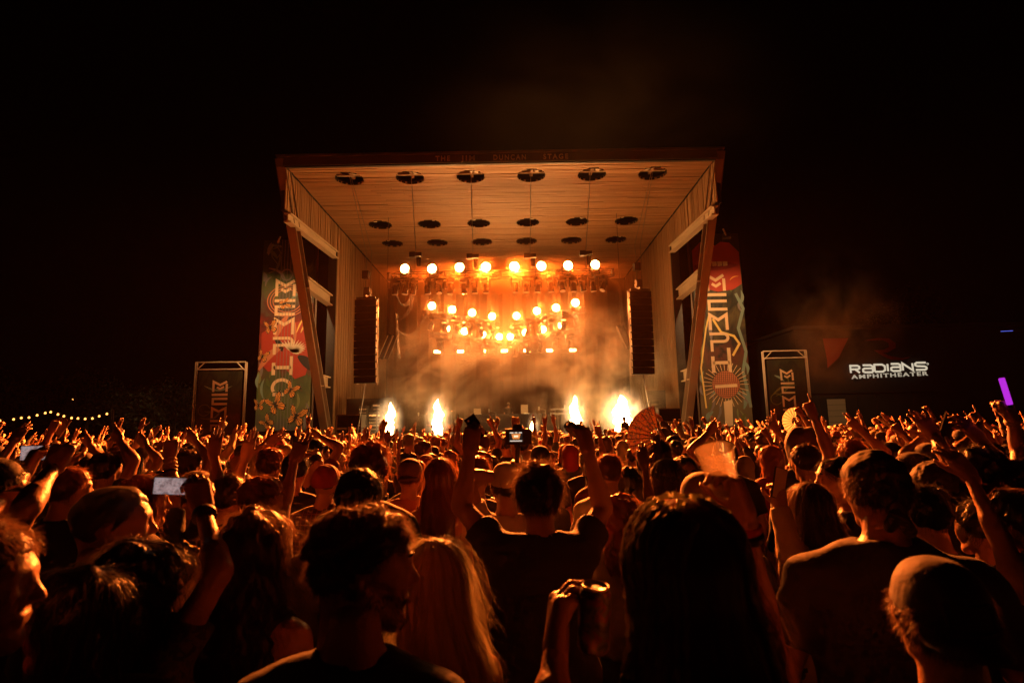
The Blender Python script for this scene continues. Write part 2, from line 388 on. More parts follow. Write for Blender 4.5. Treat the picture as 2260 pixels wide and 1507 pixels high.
# hoists
for i, (x, y) in enumerate(((918,563),(1044,567),(1170,566),(1293,560))):
    p = P(x, y, 24.0); h = empty('chain_hoist', p, 0, f'chain hoist lifting the front truss, {ordn(i)} from the left', 'hoist', 'hoists on the front truss')
    m = MB(); m.box(-.28, -.02, -.12, .12, -.1, .12); m.box(-.02, .26, -.1, .1, -.06, .1); m.obj('motor_body', M['plastic'], h)
    top = Vector((SX + hx[i+1], rows[0]+.1, ZC+.7)) - p
    MB().tube([(0, 0, .1), top*.45 + Vector((0,0,.02)), top], .018, 5).obj('chain', M['chain'], h)
    MB().tube([(-.05, 0, -.1), (-.02, 0, zt - p.z)], .016, 5).obj('hook_chain', M['chain'], h)
    MB().lathe([(.03, -.5), (.09, -.5), (.11, -.12), (.06, -.1)], 10, (.12, 0, 0)).obj('chain_bag', M['blackcloth'], h)
# line arrays
def line_array(xl, xr, yt, yb, s, label):
    a = P(xl, yt, 24); b = P(xr, yb, 24); cx = (a.x+b.x)/2; w = .98; zt_, zb = a.z, b.z; n = 12; hh = (zt_-zb)/n
    t = empty('line_array', (cx, 24, zb), s*.12, label, 'loudspeaker', 'hanging loudspeaker columns')
    for i in range(n):
        z0 = i*hh; curve = .10*max(0, (5-i)/5)**2
        m = MB(); y0 = .02+curve; y1 = .6+curve; zz = z0+.012; z1 = z0+hh-.012
        m.raw([(-w/2,y0,zz),(w/2,y0,zz),(w*.40,y1,zz+.03),(-w*.40,y1,zz+.03),(-w/2,y0,z1),(w/2,y0,z1),(w*.40,y1,z1-.03),(-w*.40,y1,z1-.03)],
              [(0,3,2,1),(4,5,6,7),(0,1,5,4),(1,2,6,5),(2,3,7,6),(3,0,4,7)])
        o = m.obj('speaker_box', M['cabinet'], t)
        MB().box(-w/2+.02, w/2-.02, y0-.018, y0-.004, zz+.012, z1-.012).obj('grille', M['grille'], o)
        m = MB()
        for q in (-1, 1):
            m.box(min(q*w*.49, q*w*.515), max(q*w*.49, q*w*.515), y0+.04, y0+.12, zz+.03, z1-.03); m.box(min(q*w*.46, q*w*.49), max(q*w*.46, q*w*.49), y0+.3, y0+.36, zz-.02, z1)
        tag(m.obj('rigging_plate', M['palesteel'], o), kind='stuff')
    m = MB(); H = zt_-zb
    m.bar((-w*.45, .1, H+.06), (w*.45, .1, H+.06), .08, .1); m.bar((-w*.45, .5, H+.06), (w*.45, .5, H+.06), .08, .1); m.bar((0, -.05, H+.12), (0, .8, H+.12), .1, .12)
    m.box(-.13, .13, .1, .36, H+.2, H+.55); m.obj('flying_frame', M['chain'], t)
    MB().box(-.2, .08, .05, .3, H+.95, H+1.3).obj('hoist_motor', M['plastic'], t)
    hole = Vector((SX + (hx[0] if s < 0 else hx[5]), rows[0]+.1, ZC+.7)) - t.location
    for dx in (-.12, .25): MB().tube([(dx*.6, .2, H+.2), (dx*.7, .2, H+2.2), (hole.x+dx*.1, hole.y, hole.z)], .014, 5).obj('chain', M['chain'], t)
    MB().tube([(-s*.05, .1, 0), (s*.5, .6, -(zb-DK))], .02, 5).obj('tie_line', M['cable'], t)
    return t
line_array(777, 832, 660, 845, -1, 'tall black line array hanging at the left of the stage')
line_array(1390, 1448, 642, 825, 1, 'tall black line array hanging at the right of the stage')
for s, x, y in ((-1, 852, 765), (1, 1374, 745)):
    t = empty('strip_light', P(x, y, 27), 0, 'slanted strip light behind the %s line array' % ('left' if s < 0 else 'right'), 'stage lamp', 'strip lights behind the line arrays')
    for k in range(2):
        m = MB(); m.bar((s*.25+k*.22, k*.2, -.6), (-s*.2+k*.22, k*.2, .6), .16, .2); m.obj('lamp_bar', M['plastic'], t)
        m = MB(); m.bar((s*.25+k*.22-.09, k*.2-.1, -.55), (-s*.2+k*.22-.09, k*.2-.1, .55), .03, .03); m.obj('glass_strip', M['palesteel'], t)
    MB().tube([(0, .1, .5), (0, .1, ZC - P(x, y, 27).z)], .012, 5).obj('hanging_cable', M['cable'], t)
# looping cables at the left of the rig
def swag(pts, r, label):
    ps = [P(*p) for p in pts]; o = empty('power_cable', ps[0], 0, label, 'cable', 'cables looping from the rig')
    for k in range(3):
        m = MB(); q = []
        for i in range(len(ps)-1):
            for j in range(6):
                u = j/6; a = ps[max(i-1,0)]; b = ps[i]; c = ps[i+1]; d = ps[min(i+2, len(ps)-1)]
                q.append(.5*((2*b)+(c-a)*u+(2*a-5*b+4*c-d)*u*u+(3*b-a-3*c+d)*u**3) - ps[0] + Vector((rnd.uniform(-.03,.03)+k*.03, k*.05, -k*.04)))
        m.tube(q, r, 5); m.obj('strand', M['cable'], o, True)
swag([(862,605,25),(867,635,25),(880,665,25.5),(893,671,26),(905,655,26.5),(912,625,27)], .03, 'thick cable bundle drooping from the left end of the front truss')
swag([(908,640,26),(903,680,26.5),(885,700,27),(873,705,27.5)], .02, 'cable running from the truss to the hanging box at left')
swag([(873,710,27.5),(880,730,28),(905,738,29),(925,720,29.5),(938,695,30)], .02, 'cable looping toward the middle truss at left')
swag([(872,690,27.5),(874,720,27.5),(876,760,27.5),(880,790,27.5)], .035, 'cable bundle hanging straight down beside the left line array')
# ================================================================== flames on the stage lip
fcore = emis('burning core', (1, .50, .155), 76)
def vol(name, dens, col=(1, .8, .6), emit=None, estr=0, noise=2.0, lo=.45, hi=.75, aniso=.2, shape='sph', power=1.5, stretch=(1,1,1)):
    """smoke whose density dies away before the edge of its own box (object space -1..1)"""
    m = bpy.data.materials.new(name); m.use_nodes = True; nt = m.node_tree; nt.nodes.clear()
    out = nd(m, 'ShaderNodeOutputMaterial'); pv = nd(m, 'ShaderNodeVolumePrincipled'); lk(m, pv.outputs[0], out.inputs['Volume'])
    pv.inputs['Color'].default_value = (*col, 1); pv.inputs['Anisotropy'].default_value = aniso
    tc = nd(m, 'ShaderNodeTexCoord')
    ln = nd(m, 'ShaderNodeVectorMath', operation='LENGTH'); lk(m, tc.outputs['Object'], ln.inputs[0])
    mr = nd(m, 'ShaderNodeMapRange'); mr.inputs[1].default_value = .15; mr.inputs[2].default_value = .98; mr.inputs[3].default_value = 1; mr.inputs[4].default_value = 0
    mr.interpolation_type = 'SMOOTHSTEP'; lk(m, ln.outputs['Value'], mr.inputs[0]); val = mr.outputs[0]
    pw = nd(m, 'ShaderNodeMath', operation='POWER'); pw.inputs[1].default_value = power; lk(m, val, pw.inputs[0]); val = pw.outputs[0]
    if noise:
        mp = nd(m, 'ShaderNodeMapping'); mp.inputs['Scale'].default_value = stretch; lk(m, tc.outputs['Object'], mp.inputs[0])
        n = nd(m, 'ShaderNodeTexNoise'); n.inputs['Scale'].default_value = noise; n.inputs['Detail'].default_value = 3; n.inputs['Roughness'].default_value = .6; n.inputs['Distortion'].default_value = .6
        lk(m, mp.outputs[0], n.inputs['Vector'])
        r2 = nd(m, 'ShaderNodeMapRange'); r2.inputs[1].default_value = lo; r2.inputs[2].default_value = hi; lk(m, n.outputs[0], r2.inputs[0])
        mu = nd(m, 'ShaderNodeMath', operation='MULTIPLY'); lk(m, val, mu.inputs[0]); lk(m, r2.outputs[0], mu.inputs[1]); val = mu.outputs[0]
    mu = nd(m, 'ShaderNodeMath', operation='MULTIPLY'); mu.inputs[1].default_value = dens; lk(m, val, mu.inputs[0]); lk(m, mu.outputs[0], pv.inputs['Density'])
    if emit:
        pv.inputs['Emission Color'].default_value = (*emit, 1); mu2 = nd(m, 'ShaderNodeMath', operation='MULTIPLY'); mu2.inputs[1].default_value = estr; lk(m, val, mu2.inputs[0]); lk(m, mu2.outputs[0], pv.inputs['Emission Strength'])
    return m
def ellipsoid(name, m, parent=None, n=20):
    pr = [(max(.001, math.sin(math.pi*k/n)), -math.cos(math.pi*k/n)) for k in range(n+1)]
    return MB().lathe(pr, n).obj(name, m, parent, True)
glow = vol('fire gas', .02, (1, .7, .4), (1, .55, .22), 5.5, noise=3.4, lo=.34, hi=.66, power=1.7)
for i, (x, yt, yb, w, lab, lean) in enumerate([(860, 880, 948, 34, 'tall white-hot flame jet at the left end of the stage lip', .25), (966, 872, 946, 34, 'tall straight flame jet left of the performer', .0),
        (1178, 914, 946, 16, 'short flame jet right of the performer', 0), (1270, 864, 946, 34, 'tall flame jet beside the big smoke cloud', -.05), (1374, 862, 946, 58, 'broad white flame inside the big smoke cloud at right', .0)]):
    d = 25.4; a = P(x, yt, d); b = P(x, yb, d); H = a.z - DK; wm = w / F * 26
    fl = empty('flame_jet', (b.x, d, DK), 0, lab, 'flame', 'flame jets along the stage lip')
    m = MB(); n = 14; pr = []
    for k in range(15):
        u = k/14; r = wm*.30*(math.sin(math.pi*min(1, u*.9+.12))**.6)*(1 - .25*u) * (1 + .12*math.sin(k*2.3+i)); pr.append((max(.01, r), u*H*.9))
    m.lathe(pr, n); m.v = [((vx*(1+.34*math.sin(vz*13+4*math.atan2(vy, vx)+i*2)) + lean*(H*.5-vz)*-.4 + .05*math.sin(vz*7+i)), vy*(1+.34*math.sin(vz*11+3*math.atan2(vy, vx)+i)), vz) for vx, vy, vz in m.v]
    m.obj('flame_core', fcore, fl, True)
    g_ = ellipsoid('flame_gas', glow, fl); g_.location = (-lean*.1, 0, H*.46); g_.scale = (wm*1.15, wm*1.15, H*.82)
# ================================================================== banners
def pmat(name, c, r=.55): return mat(name, c, r, var=.12, scale=3)
PAL = dict(cream=pmat('cream print', (.66, .46, .27)), red=pmat('red print', (.34, .035, .018)), dred=pmat('dark red print', (.22, .02, .015)), orange=pmat('orange print', (.75, .30, .06)),
    black=pmat('black print', (.012, .012, .012)), green=pmat('green print', (.07, .10, .025)), lgreen=pmat('pale green print', (.17, .19, .07)), olive=pmat('olive print', (.10, .11, .03)),
    grey=pmat('grey violet print', (.17, .15, .15)), white=pmat('white print', (.62, .50, .36)), yellow=pmat('yellow print', (.70, .50, .14)), teal=pmat('teal print', (.16, .24, .20)), skin=pmat('warm print', (.50, .17, .08)))
def stroke(pts, w):
    """a mitred ribbon along 2-D points -> quads"""
    pts = [Vector(p) for p in pts]; vs = []; n = len(pts)
    for i, p in enumerate(pts):
        d0 = (p - pts[i-1]).normalized() if i else (pts[1]-p).normalized(); d1 = (pts[i+1]-p).normalized() if i < n-1 else d0
        nn = Vector((-(d0+d1).y, (d0+d1).x)); nn = nn.normalized() if nn.length > 1e-4 else Vector((-d0.y, d0.x)); k = max(.45, nn.dot(Vector((-d0.y, d0.x))))
        vs += [p + nn*w/2/k, p - nn*w/2/k]
    return vs, [(2*i, 2*i+1, 2*i+3, 2*i+2) for i in range(n-1)]
def arc(cx, cy, rx, ry, a0, a1, n=12): return [(cx+rx*math.cos(math.radians(a0+(a1-a0)*k/n)), cy+ry*math.sin(math.radians(a0+(a1-a0)*k/n))) for k in range(n+1)]
GL = {'M1': [([(.08,0),(.08,.92),(.5,.62),(.92,.92)], .15), ([(.92,.72),(.92,0)], .15), ([(.3,.42),(.5,.27),(.75,.45)], .14)],
      'E': [([(.0,.92),(1,.92)], .16), ([(1,.55),(.09,.55),(.09,.08),(1,.08)], .15)],
      'M2': [([(.08,0),(.08,.88),(.5,.58),(.92,.88),(.92,0)], .15)],
      'P': [([(.0,.92)]+[(.68,.92)]+arc(.70,.72,.22,.2,90,-90,8)+[(.09,.52),(.09,0)], .14)],
      'H': [([(.09,.0),(.09,.66)], .17), ([(.91,0),(.91,1)], .17), ([(.09,.4),(.91,.4)], .16)],
      'O': [(arc(.5,.5,.42,.42,-30,210,18), .15), ([(.1,.14),(.62,.14)], .16)]}
def flat(name, polys, m, parent, y, th=0.0):
    mb = MB()
    for vs, fs in polys: mb.raw([(v[0], y, v[1]) for v in vs], [f for f in fs])
    return mb.obj(name, m, parent)
def blade(x0, z0, x1, z1, w, bend=.15, n=7):
    a, b = Vector((x0, z0)), Vector((x1, z1)); d = b-a; nn = Vector((-d.y, d.x)).normalized(); up = []; dn = []
    for k in range(n+1):
        u = k/n; c = a + d*u + nn*bend*d.length*math.sin(math.pi*u); ww = w*math.sin(math.pi*min(1, .06+u*.94))**.8/2; up.append(c+nn*ww); dn.append(c-nn*ww)
    return up+dn, [(i, i+1, n+2+i, n+1+i) for i in range(n)]
def disc(cx, cy, rx, ry, n=20): return [(cx+rx*math.cos(2*math.pi*k/n), cy+ry*math.sin(2*math.pi*k/n)) for k in range(n)], [tuple(range(n))]
def butterfly(parent, cx, cz, s, ang, y):
    """a wing pair: orange cells inside black wings"""
    e = bpy.data.objects.new('butterfly', None); C.objects.link(e); e.parent = parent; e.location = (cx, y, cz); e.rotation_euler = (0, ang, 0); e.scale = (s,)*3
    up = [(0,0),(.12,.32),(.42,.78),(.8,.98),(.98,.86),(.86,.5),(.55,.12),(.2,-.06)]; lo = [(0,0),(.25,-.08),(.6,-.02),(.82,-.3),(.72,-.66),(.4,-.8),(.15,-.5)]
    bl = []; oc = []; dots = []
    for sg, k in ((1, 1), (-1, .75)):
        for w in (up, lo):
            bl.append(([(p[0]*sg*k, p[1]) for p in w], [tuple(range(len(w)))]))
            c = Vector((sum(p[0] for p in w)/len(w), sum(p[1] for p in w)/len(w)))
            for i in range(1, len(w)-1):
                t = [Vector(w[0]), Vector(w[i]), Vector(w[i+1])]; g0 = (t[0]+t[1]+t[2])/3
                q = [g0 + (v-g0)*(.70) + (c-v)*.05 for v in t]; oc.append(([(v.x*sg*k, v.y) for v in q], [(0,1,2)]))
            for i in range(1, len(w)-1):
                v = Vector(w[i])*.95; dots.append(disc(v.x*sg*k, v.y, .03, .03, 6))
    flat('wing', bl, PAL['black'], e, -.004); flat('wing_cells', oc, PAL['orange'], e, -.008/s-.002); flat('wing_dots', dots, PAL['white'], e, -.008/s-.003)
    flat('wing_body', [blade(-.02, -.5, .02, .35, .12, 0)], PAL['black'], e, -.008/s-.006)
    return e
def print_mat(name, ramp, seed):
    m = bpy.data.materials.new(name); m.use_nodes = True; b = m.node_tree.nodes['Principled BSDF']; b.inputs['Roughness'].default_value = .55
    tc = nd(m, 'ShaderNodeTexCoord'); sep = nd(m, 'ShaderNodeSeparateXYZ'); lk(m, tc.outputs['Object'], sep.inputs[0])
    mp = nd(m, 'ShaderNodeMapping'); mp.inputs['Location'].default_value = (seed, 0, seed); mp.inputs['Scale'].default_value = (1, 1, .55); lk(m, tc.outputs['Object'], mp.inputs[0])
    n = nd(m, 'ShaderNodeTexNoise'); n.inputs['Scale'].default_value = 1.1; n.inputs['Detail'].default_value = 2; n.inputs['Distortion'].default_value = 2.2; lk(m, mp.outputs[0], n.inputs['Vector'])
    ma = nd(m, 'ShaderNodeMath', operation='MULTIPLY_ADD'); ma.inputs[1].default_value = 3.2; ma.inputs[2].default_value = -1.6; lk(m, n.outputs[0], ma.inputs[0])
    ad = nd(m, 'ShaderNodeMath', operation='ADD'); lk(m, ma.outputs[0], ad.inputs[0]); lk(m, sep.outputs['Z'], ad.inputs[1])
    mr = nd(m, 'ShaderNodeMapRange'); mr.inputs[2].default_value = ramp[0]; lk(m, ad.outputs[0], mr.inputs[0])
    cr = nd(m, 'ShaderNodeValToRGB'); lk(m, mr.outputs[0], cr.inputs[0]); el = cr.color_ramp.elements
    for i, (p, c) in enumerate(ramp[1]):
        c = tuple(k*.45 for k in c)
        e = el[i] if i < 2 else el.new(p); e.position = p; e.color = (*c, 1)
    lk(m, cr.outputs[0], b.inputs['Base Color']); return m
K = (.012, .014, .010)
def tall_banner(px0, px1, pyt, pyb, d, label, left, rz):
    a = P(px0, pyt, d); b = P(px1, pyt, d); c = P((px0+px1)/2, pyb, d); w = b.x - a.x; z0 = max(.3, c.z); h = a.z - z0
    t = empty('tall_banner', ((a.x+b.x)/2, d, z0), rz, label, 'banner', 'tall printed banners flanking the stage')
    x0 = -w/2
    if left: rm = (h, [(0, (.16,.15,.13)), (.12, (.20,.26,.09)), (.25, (.10,.16,.06)), (.36, (.24,.05,.03)), (.5, (.42,.04,.025)), (.58, (.16,.03,.02)), (.66, (.16,.13,.09)), (.78, (.15,.22,.07)), (.86, (.025,.04,.015)), (1, (.035,.045,.02))])
    else: rm = (h, [(0, (.22,.17,.10)), (.12, (.30,.22,.11)), (.24, (.12,.09,.04)), (.36, (.20,.06,.03)), (.44, (.02,.02,.015)), (.55, (.16,.13,.05)), (.62, (.02,.025,.015)), (.72, (.14,.15,.10)), (.86, (.05,.03,.02)), (1, (.03,.03,.02))])
    MB().box(x0, x0+w, 0, .5, 0, h).obj('banner_panel', print_mat('printed banner cloth ' + ('one' if left else 'two'), rm, 3 if left else 8), t)
    m = MB()
    for x in (x0-.05, x0+w+.05): m.tube([(x, .25, -z0), (x, .25, h+.05)], .05, 8)
    m.obj('mast', M['steel'], t)
    Y = -.004
    def X(u): return x0 + u*w
    def Z(v): return h*(1-v)
    R = random.Random(11 if left else 12)
    lv = {'green': [], 'lgreen': [], 'olive': [], 'teal': [], 'grey': []}
    zones = [(.06,.28),(.62,.98)] if left else [(.22,.75),(.78,.98)]
    for k in range(26):
        v = R.uniform(*R.choice(zones)); u = R.choice((R.uniform(.02,.28), R.uniform(.7,.97))); an = R.uniform(-.9, .9) + (0 if R.random() < .5 else math.pi); ln = R.uniform(.5, 1.3)
        x1 = min(max(X(u)+math.sin(an)*ln, x0+.05), x0+w-.05); lv[R.choice(list(lv))].append(blade(X(u), Z(v), x1, min(Z(v)+math.cos(an)*ln, h-.1), R.uniform(.1,.24), R.uniform(-.2,.2)))
    for i, (k, v) in enumerate(lv.items()): flat('printed_leaves', v, PAL[k], t, Y-.002*i)
    if left:
        for rr in (.62, .74, .86): flat('sound_hole_ring', [stroke([(X(.5)+a_, Z(.33)+b_) for a_, b_ in arc(0,0,rr*1.25,rr,0,360,36)], .05)], PAL['skin'], t, Y-.014)
        flat('tuning_ring', [stroke([(X(.47)+a_, Z(.19)+b_) for a_, b_ in arc(0,0,.3,.3,0,360,24)], .07)], PAL['grey'], t, Y-.014)
        flat('scroll', [stroke([(X(.12),Z(.18)),(X(.26),Z(.165)),(X(.28),Z(.13)),(X(.17),Z(.09)),(X(.16),Z(.05)),(X(.27),Z(.04)),(X(.34),Z(.07)),(X(.28),Z(.095))], .05)], PAL['olive'], t, Y-.014)
        rd = [(.04,.50),(.2,.47),(.45,.45),(.8,.44),(.98,.48),(.98,.60),(.9,.72),(.7,.74),(.5,.68),(.2,.70),(.06,.66)]
        flat('red_petal', [([(X(u), Z(v)) for u, v in rd], [tuple(range(len(rd)))])], PAL['red'], t, Y-.012)
        flat('finger', [blade(X(.3), Z(.53), X(.55), Z(.40), .34, .06, 10), blade(X(.68), Z(.54), X(.66), Z(.44), .22, .02, 10)], PAL['skin'], t, Y-.016)
        flat('arm_print', [blade(X(.02), Z(.69), X(.52), Z(.56), .36, .1, 10)], PAL['skin'], t, Y-.015)
        flat('dark_petal', [blade(X(.75), Z(.62), X(1.0), Z(.70), .5, .1), blade(X(.3), Z(.53), X(.45), Z(.6), .3, .1)], PAL['black'], t, Y-.015)
        for q in range(3): flat('gold_leaf', [blade(X(.70+q*.08), Z(.50), X(.86+q*.05), Z(.41+q*.03), .09, .05)], PAL['yellow'], t, Y-.017)
        fe = [blade(X(.62), Z(.60), X(.62)+.8*math.cos(a_), Z(.575)+.45*math.sin(a_), .1, .0, 4) for a_ in [i*.26-1.0 for i in range(14)]]
        flat('feather_burst', fe, PAL['white'], t, Y-.026)
    else:
        lip = [(.02,.09),(.2,.045),(.38,.05),(.5,.065),(.62,.045),(.8,.05),(.98,.10),(.99,.27),(.8,.30),(.5,.31),(.2,.29),(.02,.2)]
        flat('lips', [([(X(u), Z(v)) for u, v in lip], [tuple(range(len(lip)))])], PAL['red'], t, Y-.012)
        flat('open_mouth', [blade(X(.05), Z(.175), X(.95), Z(.17), .52, .0, 10)], PAL['dred'], t, Y-.014)
        for q in range(4): flat('tooth', [([(X(.3+q*.11), Z(.15)), (X(.40+q*.11), Z(.15)), (X(.40+q*.11), Z(.172)), (X(.31+q*.11), Z(.175))], [(0,1,2,3)])], PAL['cream'], t, Y-.016)
        flat('lip_shine', [blade(X(.1), Z(.24), X(.3), Z(.27), .06), blade(X(.75), Z(.25), X(.95), Z(.23), .06)], PAL['orange'], t, Y-.016)
        flat('guitar_curve', [stroke([(X(.35),Z(.45)),(X(.5),Z(.52)),(X(.75),Z(.54)),(X(.85),Z(.58)),(X(.7),Z(.64))], .12), stroke([(X(.1),Z(.9)),(X(.05),Z(.7)),(X(.2),Z(.5)),(X(.28),Z(.43))], .08)], PAL['yellow'], t, Y-.014)
        flat('ribbon', [stroke([(X(.85),Z(.32)),(X(.98),Z(.40)),(X(.85),Z(.5)),(X(.97),Z(.62)),(X(.88),Z(.72)),(X(.98),Z(.9))], .16)], PAL['teal'], t, Y-.015)
        flat('globe', [disc(X(.52), Z(.785), w*.27, w*.27, 28)], PAL['skin'], t, Y-.026)
        gl = []
        for q in range(-6, 7):
            rr = w*.27; o_ = q/7*rr; hh = math.sqrt(rr*rr-o_*o_)
            gl.append(stroke([(X(.52)+o_*1.0+ (hh-abs(s_))*o_*.08, Z(.785)+s_) for s_ in np.linspace(-hh, hh, 8)], .022)); gl.append(stroke([(X(.52)+s_, Z(.785)+o_) for s_ in np.linspace(-hh, hh, 6)], .022))
        flat('globe_mesh', gl, PAL['black'], t, Y-.030)
        flat('globe_rays', [stroke([(X(.52)+w*.28*math.cos(a_), Z(.785)+w*.28*math.sin(a_)), (X(.52)+w*.45*math.cos(a_), Z(.785)+w*.45*math.sin(a_))], .03) for a_ in [i*.2 for i in range(31)]], PAL['cream'], t, Y-.028)
        flat('globe_band', [stroke([(X(.3),Z(.795)),(X(.74),Z(.79))], .16)], PAL['cream'], t, Y-.034)
        flat('stand_print', [([(X(.45),Z(.87)),(X(.62),Z(.86)),(X(.6),Z(.99)),(X(.45),Z(.99))], [(0,1,2,3)])], PAL['cream'], t, Y-.024)
    seq = [('M1',.216,.305),('E',.322,.408),('M2',.418,.508),('P',.520,.612),('H',.622,.718),('O',.735,.83)]
    if not left: seq = [('M1',.215,.305),('E',.318,.408),('M2',.418,.508),('P',.52,.618),('H',.60,.725)]
    for k, v0, v1 in seq:
        cx = .46; ww = .40*w; hh = (v1-v0)*h
        pl = []
        for pts, tk in GL[k]: pl.append(stroke([(X(cx)-ww/2+p[0]*ww, Z(v1)+p[1]*hh) for p in pts], tk*min(ww, hh*1.15)))
        flat('letter', pl, PAL['cream'], t, Y-.020)
    for x in ((.36,.42,.48,.54,.6,.66) if left else ()):
        flat('guitar_string', [stroke([(X(x), Z(.0)), (X(x-.01), Z(.99))], .022)], PAL['grey'], t, Y-.024)
    if left:
        for u, v, s, an in ((.2,.47,.42,-.2),(.08,.62,.36,.3),(.45,.345,.36,1.2),(.85,.36,.24,.5),(.36,.87,.62,-.5),(.63,.795,.48,.5),(.75,.93,.62,.3),(.22,.96,.42,-.8),(.05,.87,.36,0)): butterfly(t, X(u), Z(v), s, an, Y-.03)
    return t
tall_banner(583, 697, 531, 950, 29.6, 'tall banner left of the stage with butterflies and stacked pale letters', True, 0)
tall_banner(1522, 1629, 517, 945, 29.6, 'tall banner right of the stage with red lips and a globe', False, 0)
def small_banner(px0, px1, pyt, d, label, rz, seed):
    a = P(px0, pyt, d); b = P(px1, pyt, d); w = b.x-a.x; cx = (a.x+b.x)/2; H = a.z
    t = empty('framed_banner', (cx, d, 0), rz, label, 'banner', 'framed banners beside the stage')
    for s in (-1, 1):
        for y in (0, .16): MB().tube([(s*w/2, y, 0), (s*w/2, y, H)], .03, 8).obj('post', M['palesteel'], t)
        MB().tube([(s*w/2, .0, H-.42), (s*(w/2-.42), 0, H)], .022, 6).obj('brace', M['palesteel'], t)
        MB().box(s*w/2-.2, s*w/2+.2, -.2, .36, 0, .04).obj('foot_plate', M['steel'], t)
    for z in (H, H-.34): MB().tube([(-w/2, 0, z), (w/2, 0, z)], .03, 8).obj('rail', M['palesteel'], t)
    x0 = -w/2+.14; pw = w-.28; h = H-.5
    MB().box(x0, x0+pw, .03, .05, .15, h+.1).obj('banner_panel', print_mat('framed banner print', (h, [(0, K), (.2, (.05,.035,.03)), (.4, (.20,.05,.03)), (.55, (.05,.04,.02)), (.7, (.02,.025,.012)), (.8, (.035,.045,.02)), (.9, K), (1, (.04,.05,.02))]), seed), t)
    R = random.Random(seed)
    for k in ('olive', 'teal', 'olive'): flat('printed_leaves', [blade(x0+R.uniform(.05,.3)*pw, h*R.uniform(.5,.9), x0+R.uniform(.4,.9)*pw, h*R.uniform(.6,.95), .1, R.uniform(-.3,.3))], PAL[k], t, .026)
    flat('printed_ring', [stroke([(x0+pw*.18+a_, h*.62+b_) for a_, b_ in arc(0,0,.26,.26,20,330,20)], .04)], PAL['olive'], t, .025)
    lh = h*.125; z = h*.93
    for k in ('M1', 'E', 'M2', 'P', 'H', 'O'):
        z -= lh; pl = [stroke([(x0+pw*.33+p[0]*pw*.36, z+p[1]*lh*.9) for p in pts], tk*pw*.34) for pts, tk in GL[k]]
        flat('letter', pl, PAL['cream'], t, .022); z -= lh*.06
small_banner(434, 541, 800, 26.0, 'small framed banner with stacked letters left of the butterfly banner', 0.06, 4)
small_banner(1685, 1778, 775, 26.5, 'small framed banner with stacked letters near the amphitheater sign', -.06, 9)
# ================================================================== building with the sign
bx0 = P(1770, 900, 33).x
bu = empty('amphitheater_building', (bx0, 33, 0), 0, 'low dark building right of the stage carrying the lit amphitheater name', 'building')
bw = 26; bh = P(1900, 725, 33).z; darkpan = mat('dark cladding', (.009, .007, .006), .85, var=.2, scale=2)
MB().box(0, bw, .06, 8, 0, bh).obj('wall', darkpan, bu)
q = bh - 3.2; wd = 1.1
for i in range(int(bw/wd)):
    MB().box(i*wd+.01, (i+1)*wd-.01, .0, .055, .0, 3.35).obj('cladding_panel', darkpan, bu)
MB().box(-.1, bw+.1, -.12, .05, 3.4, 3.55).obj('ledge', darkpan, bu)
MB().box(-.15, bw+.15, -.15, 8.1, bh, bh+.2).obj('roof', M['roof'], bu)
dr = MB()
dx0 = P(1826, 900, 33).x - bx0; dx1 = P(1866, 900, 33).x - bx0; dtop = P(1845, 880, 33).z
for k in range(9): dr.box(dx0, dx1, -.05, -.02 - .01*(k % 2), .05 + k*(dtop-.05)/9, .05 + (k+1)*(dtop-.05)/9 - .015)
dr.obj('roller_door', mat('pale roller door', (.34, .28, .2), .5), bu)
signw = emis('lit sign letters', (1.0, .86, .62), .62)
sg = empty('amphitheater_sign', (P(1962, 820, 32.8).x, 32.8, 0), 0, 'lit pale lettering with a red winged emblem on the dark building', 'sign')
RG = {'R': [[(0,0),(0,1),(.8,1),(1,.85),(1,.62),(.82,.5),(0,.5)], [(.5,.5),(1,0)]], 'a': [[(.02,1),(.8,1),(1,.85),(1,0)], [(1,.0),(.2,0),(.02,.12),(.02,.42),(.18,.54),(1,.54)]],
      'D': [[(0,0),(0,1),(.75,1),(1,.78),(1,.22),(.75,0),(0,0)]], 'I': [[(.5,0),(.5,1)]], 'N': [[(0,0),(0,1),(1,0),(1,1)]], 'S': [[(1,1),(.15,1),(0,.86),(0,.65),(.15,.53),(.85,.47),(1,.35),(1,.14),(.85,0),(0,0)]]}
def sp(px, py): v = P(px, py, 32.8) - sg.location; return (v.x, v.z)
x = 0
for ch, a, b in (('R',1877,1895),('a',1904,1924),('D',1930,1951),('I',1955,1961),('a',1966,1985),('N',1992,2012),('S',2020,2042)):
    p0 = sp(a, 823-(a-1877)*.047); p1 = sp(b, 807-(a-1877)*.047)
    flat('letter', [stroke([(p0[0]+u*(p1[0]-p0[0]), p0[1]+v*(p1[1]-p0[1])) for u, v in ln], .115) for ln in RG[ch]], signw, sg, -.05)
flat('registered_mark', [stroke([(sp(2046, 803)[0]+a_, sp(2046, 803)[1]+b_) for a_, b_ in arc(0,0,.05,.05,0,360,10)], .03)], signw, sg, -.05)
a = sp(1879, 836); b = sp(2048, 828)
t = text('lettering', 'AMPHITHEATER', .32, emis('lit small letters', (1, .84, .6), .42), sg, (a[0], -.05, a[1]), space=1.25, off=.008, align='LEFT', ext=.01); t.scale.x = (b[0]-a[0])/t.dimensions.x; t.rotation_euler = (math.pi/2, -math.atan2(b[1]-a[1], b[0]-a[0]), 0)
redp = mat('red emblem', (.22, .015, .01), .7)
flat('emblem_flag', [([sp(1815,747), sp(1872,746), sp(1850,790), sp(1826,812), sp(1824,790)], [(0,1,2,3,4)])], redp, sg, -.03)
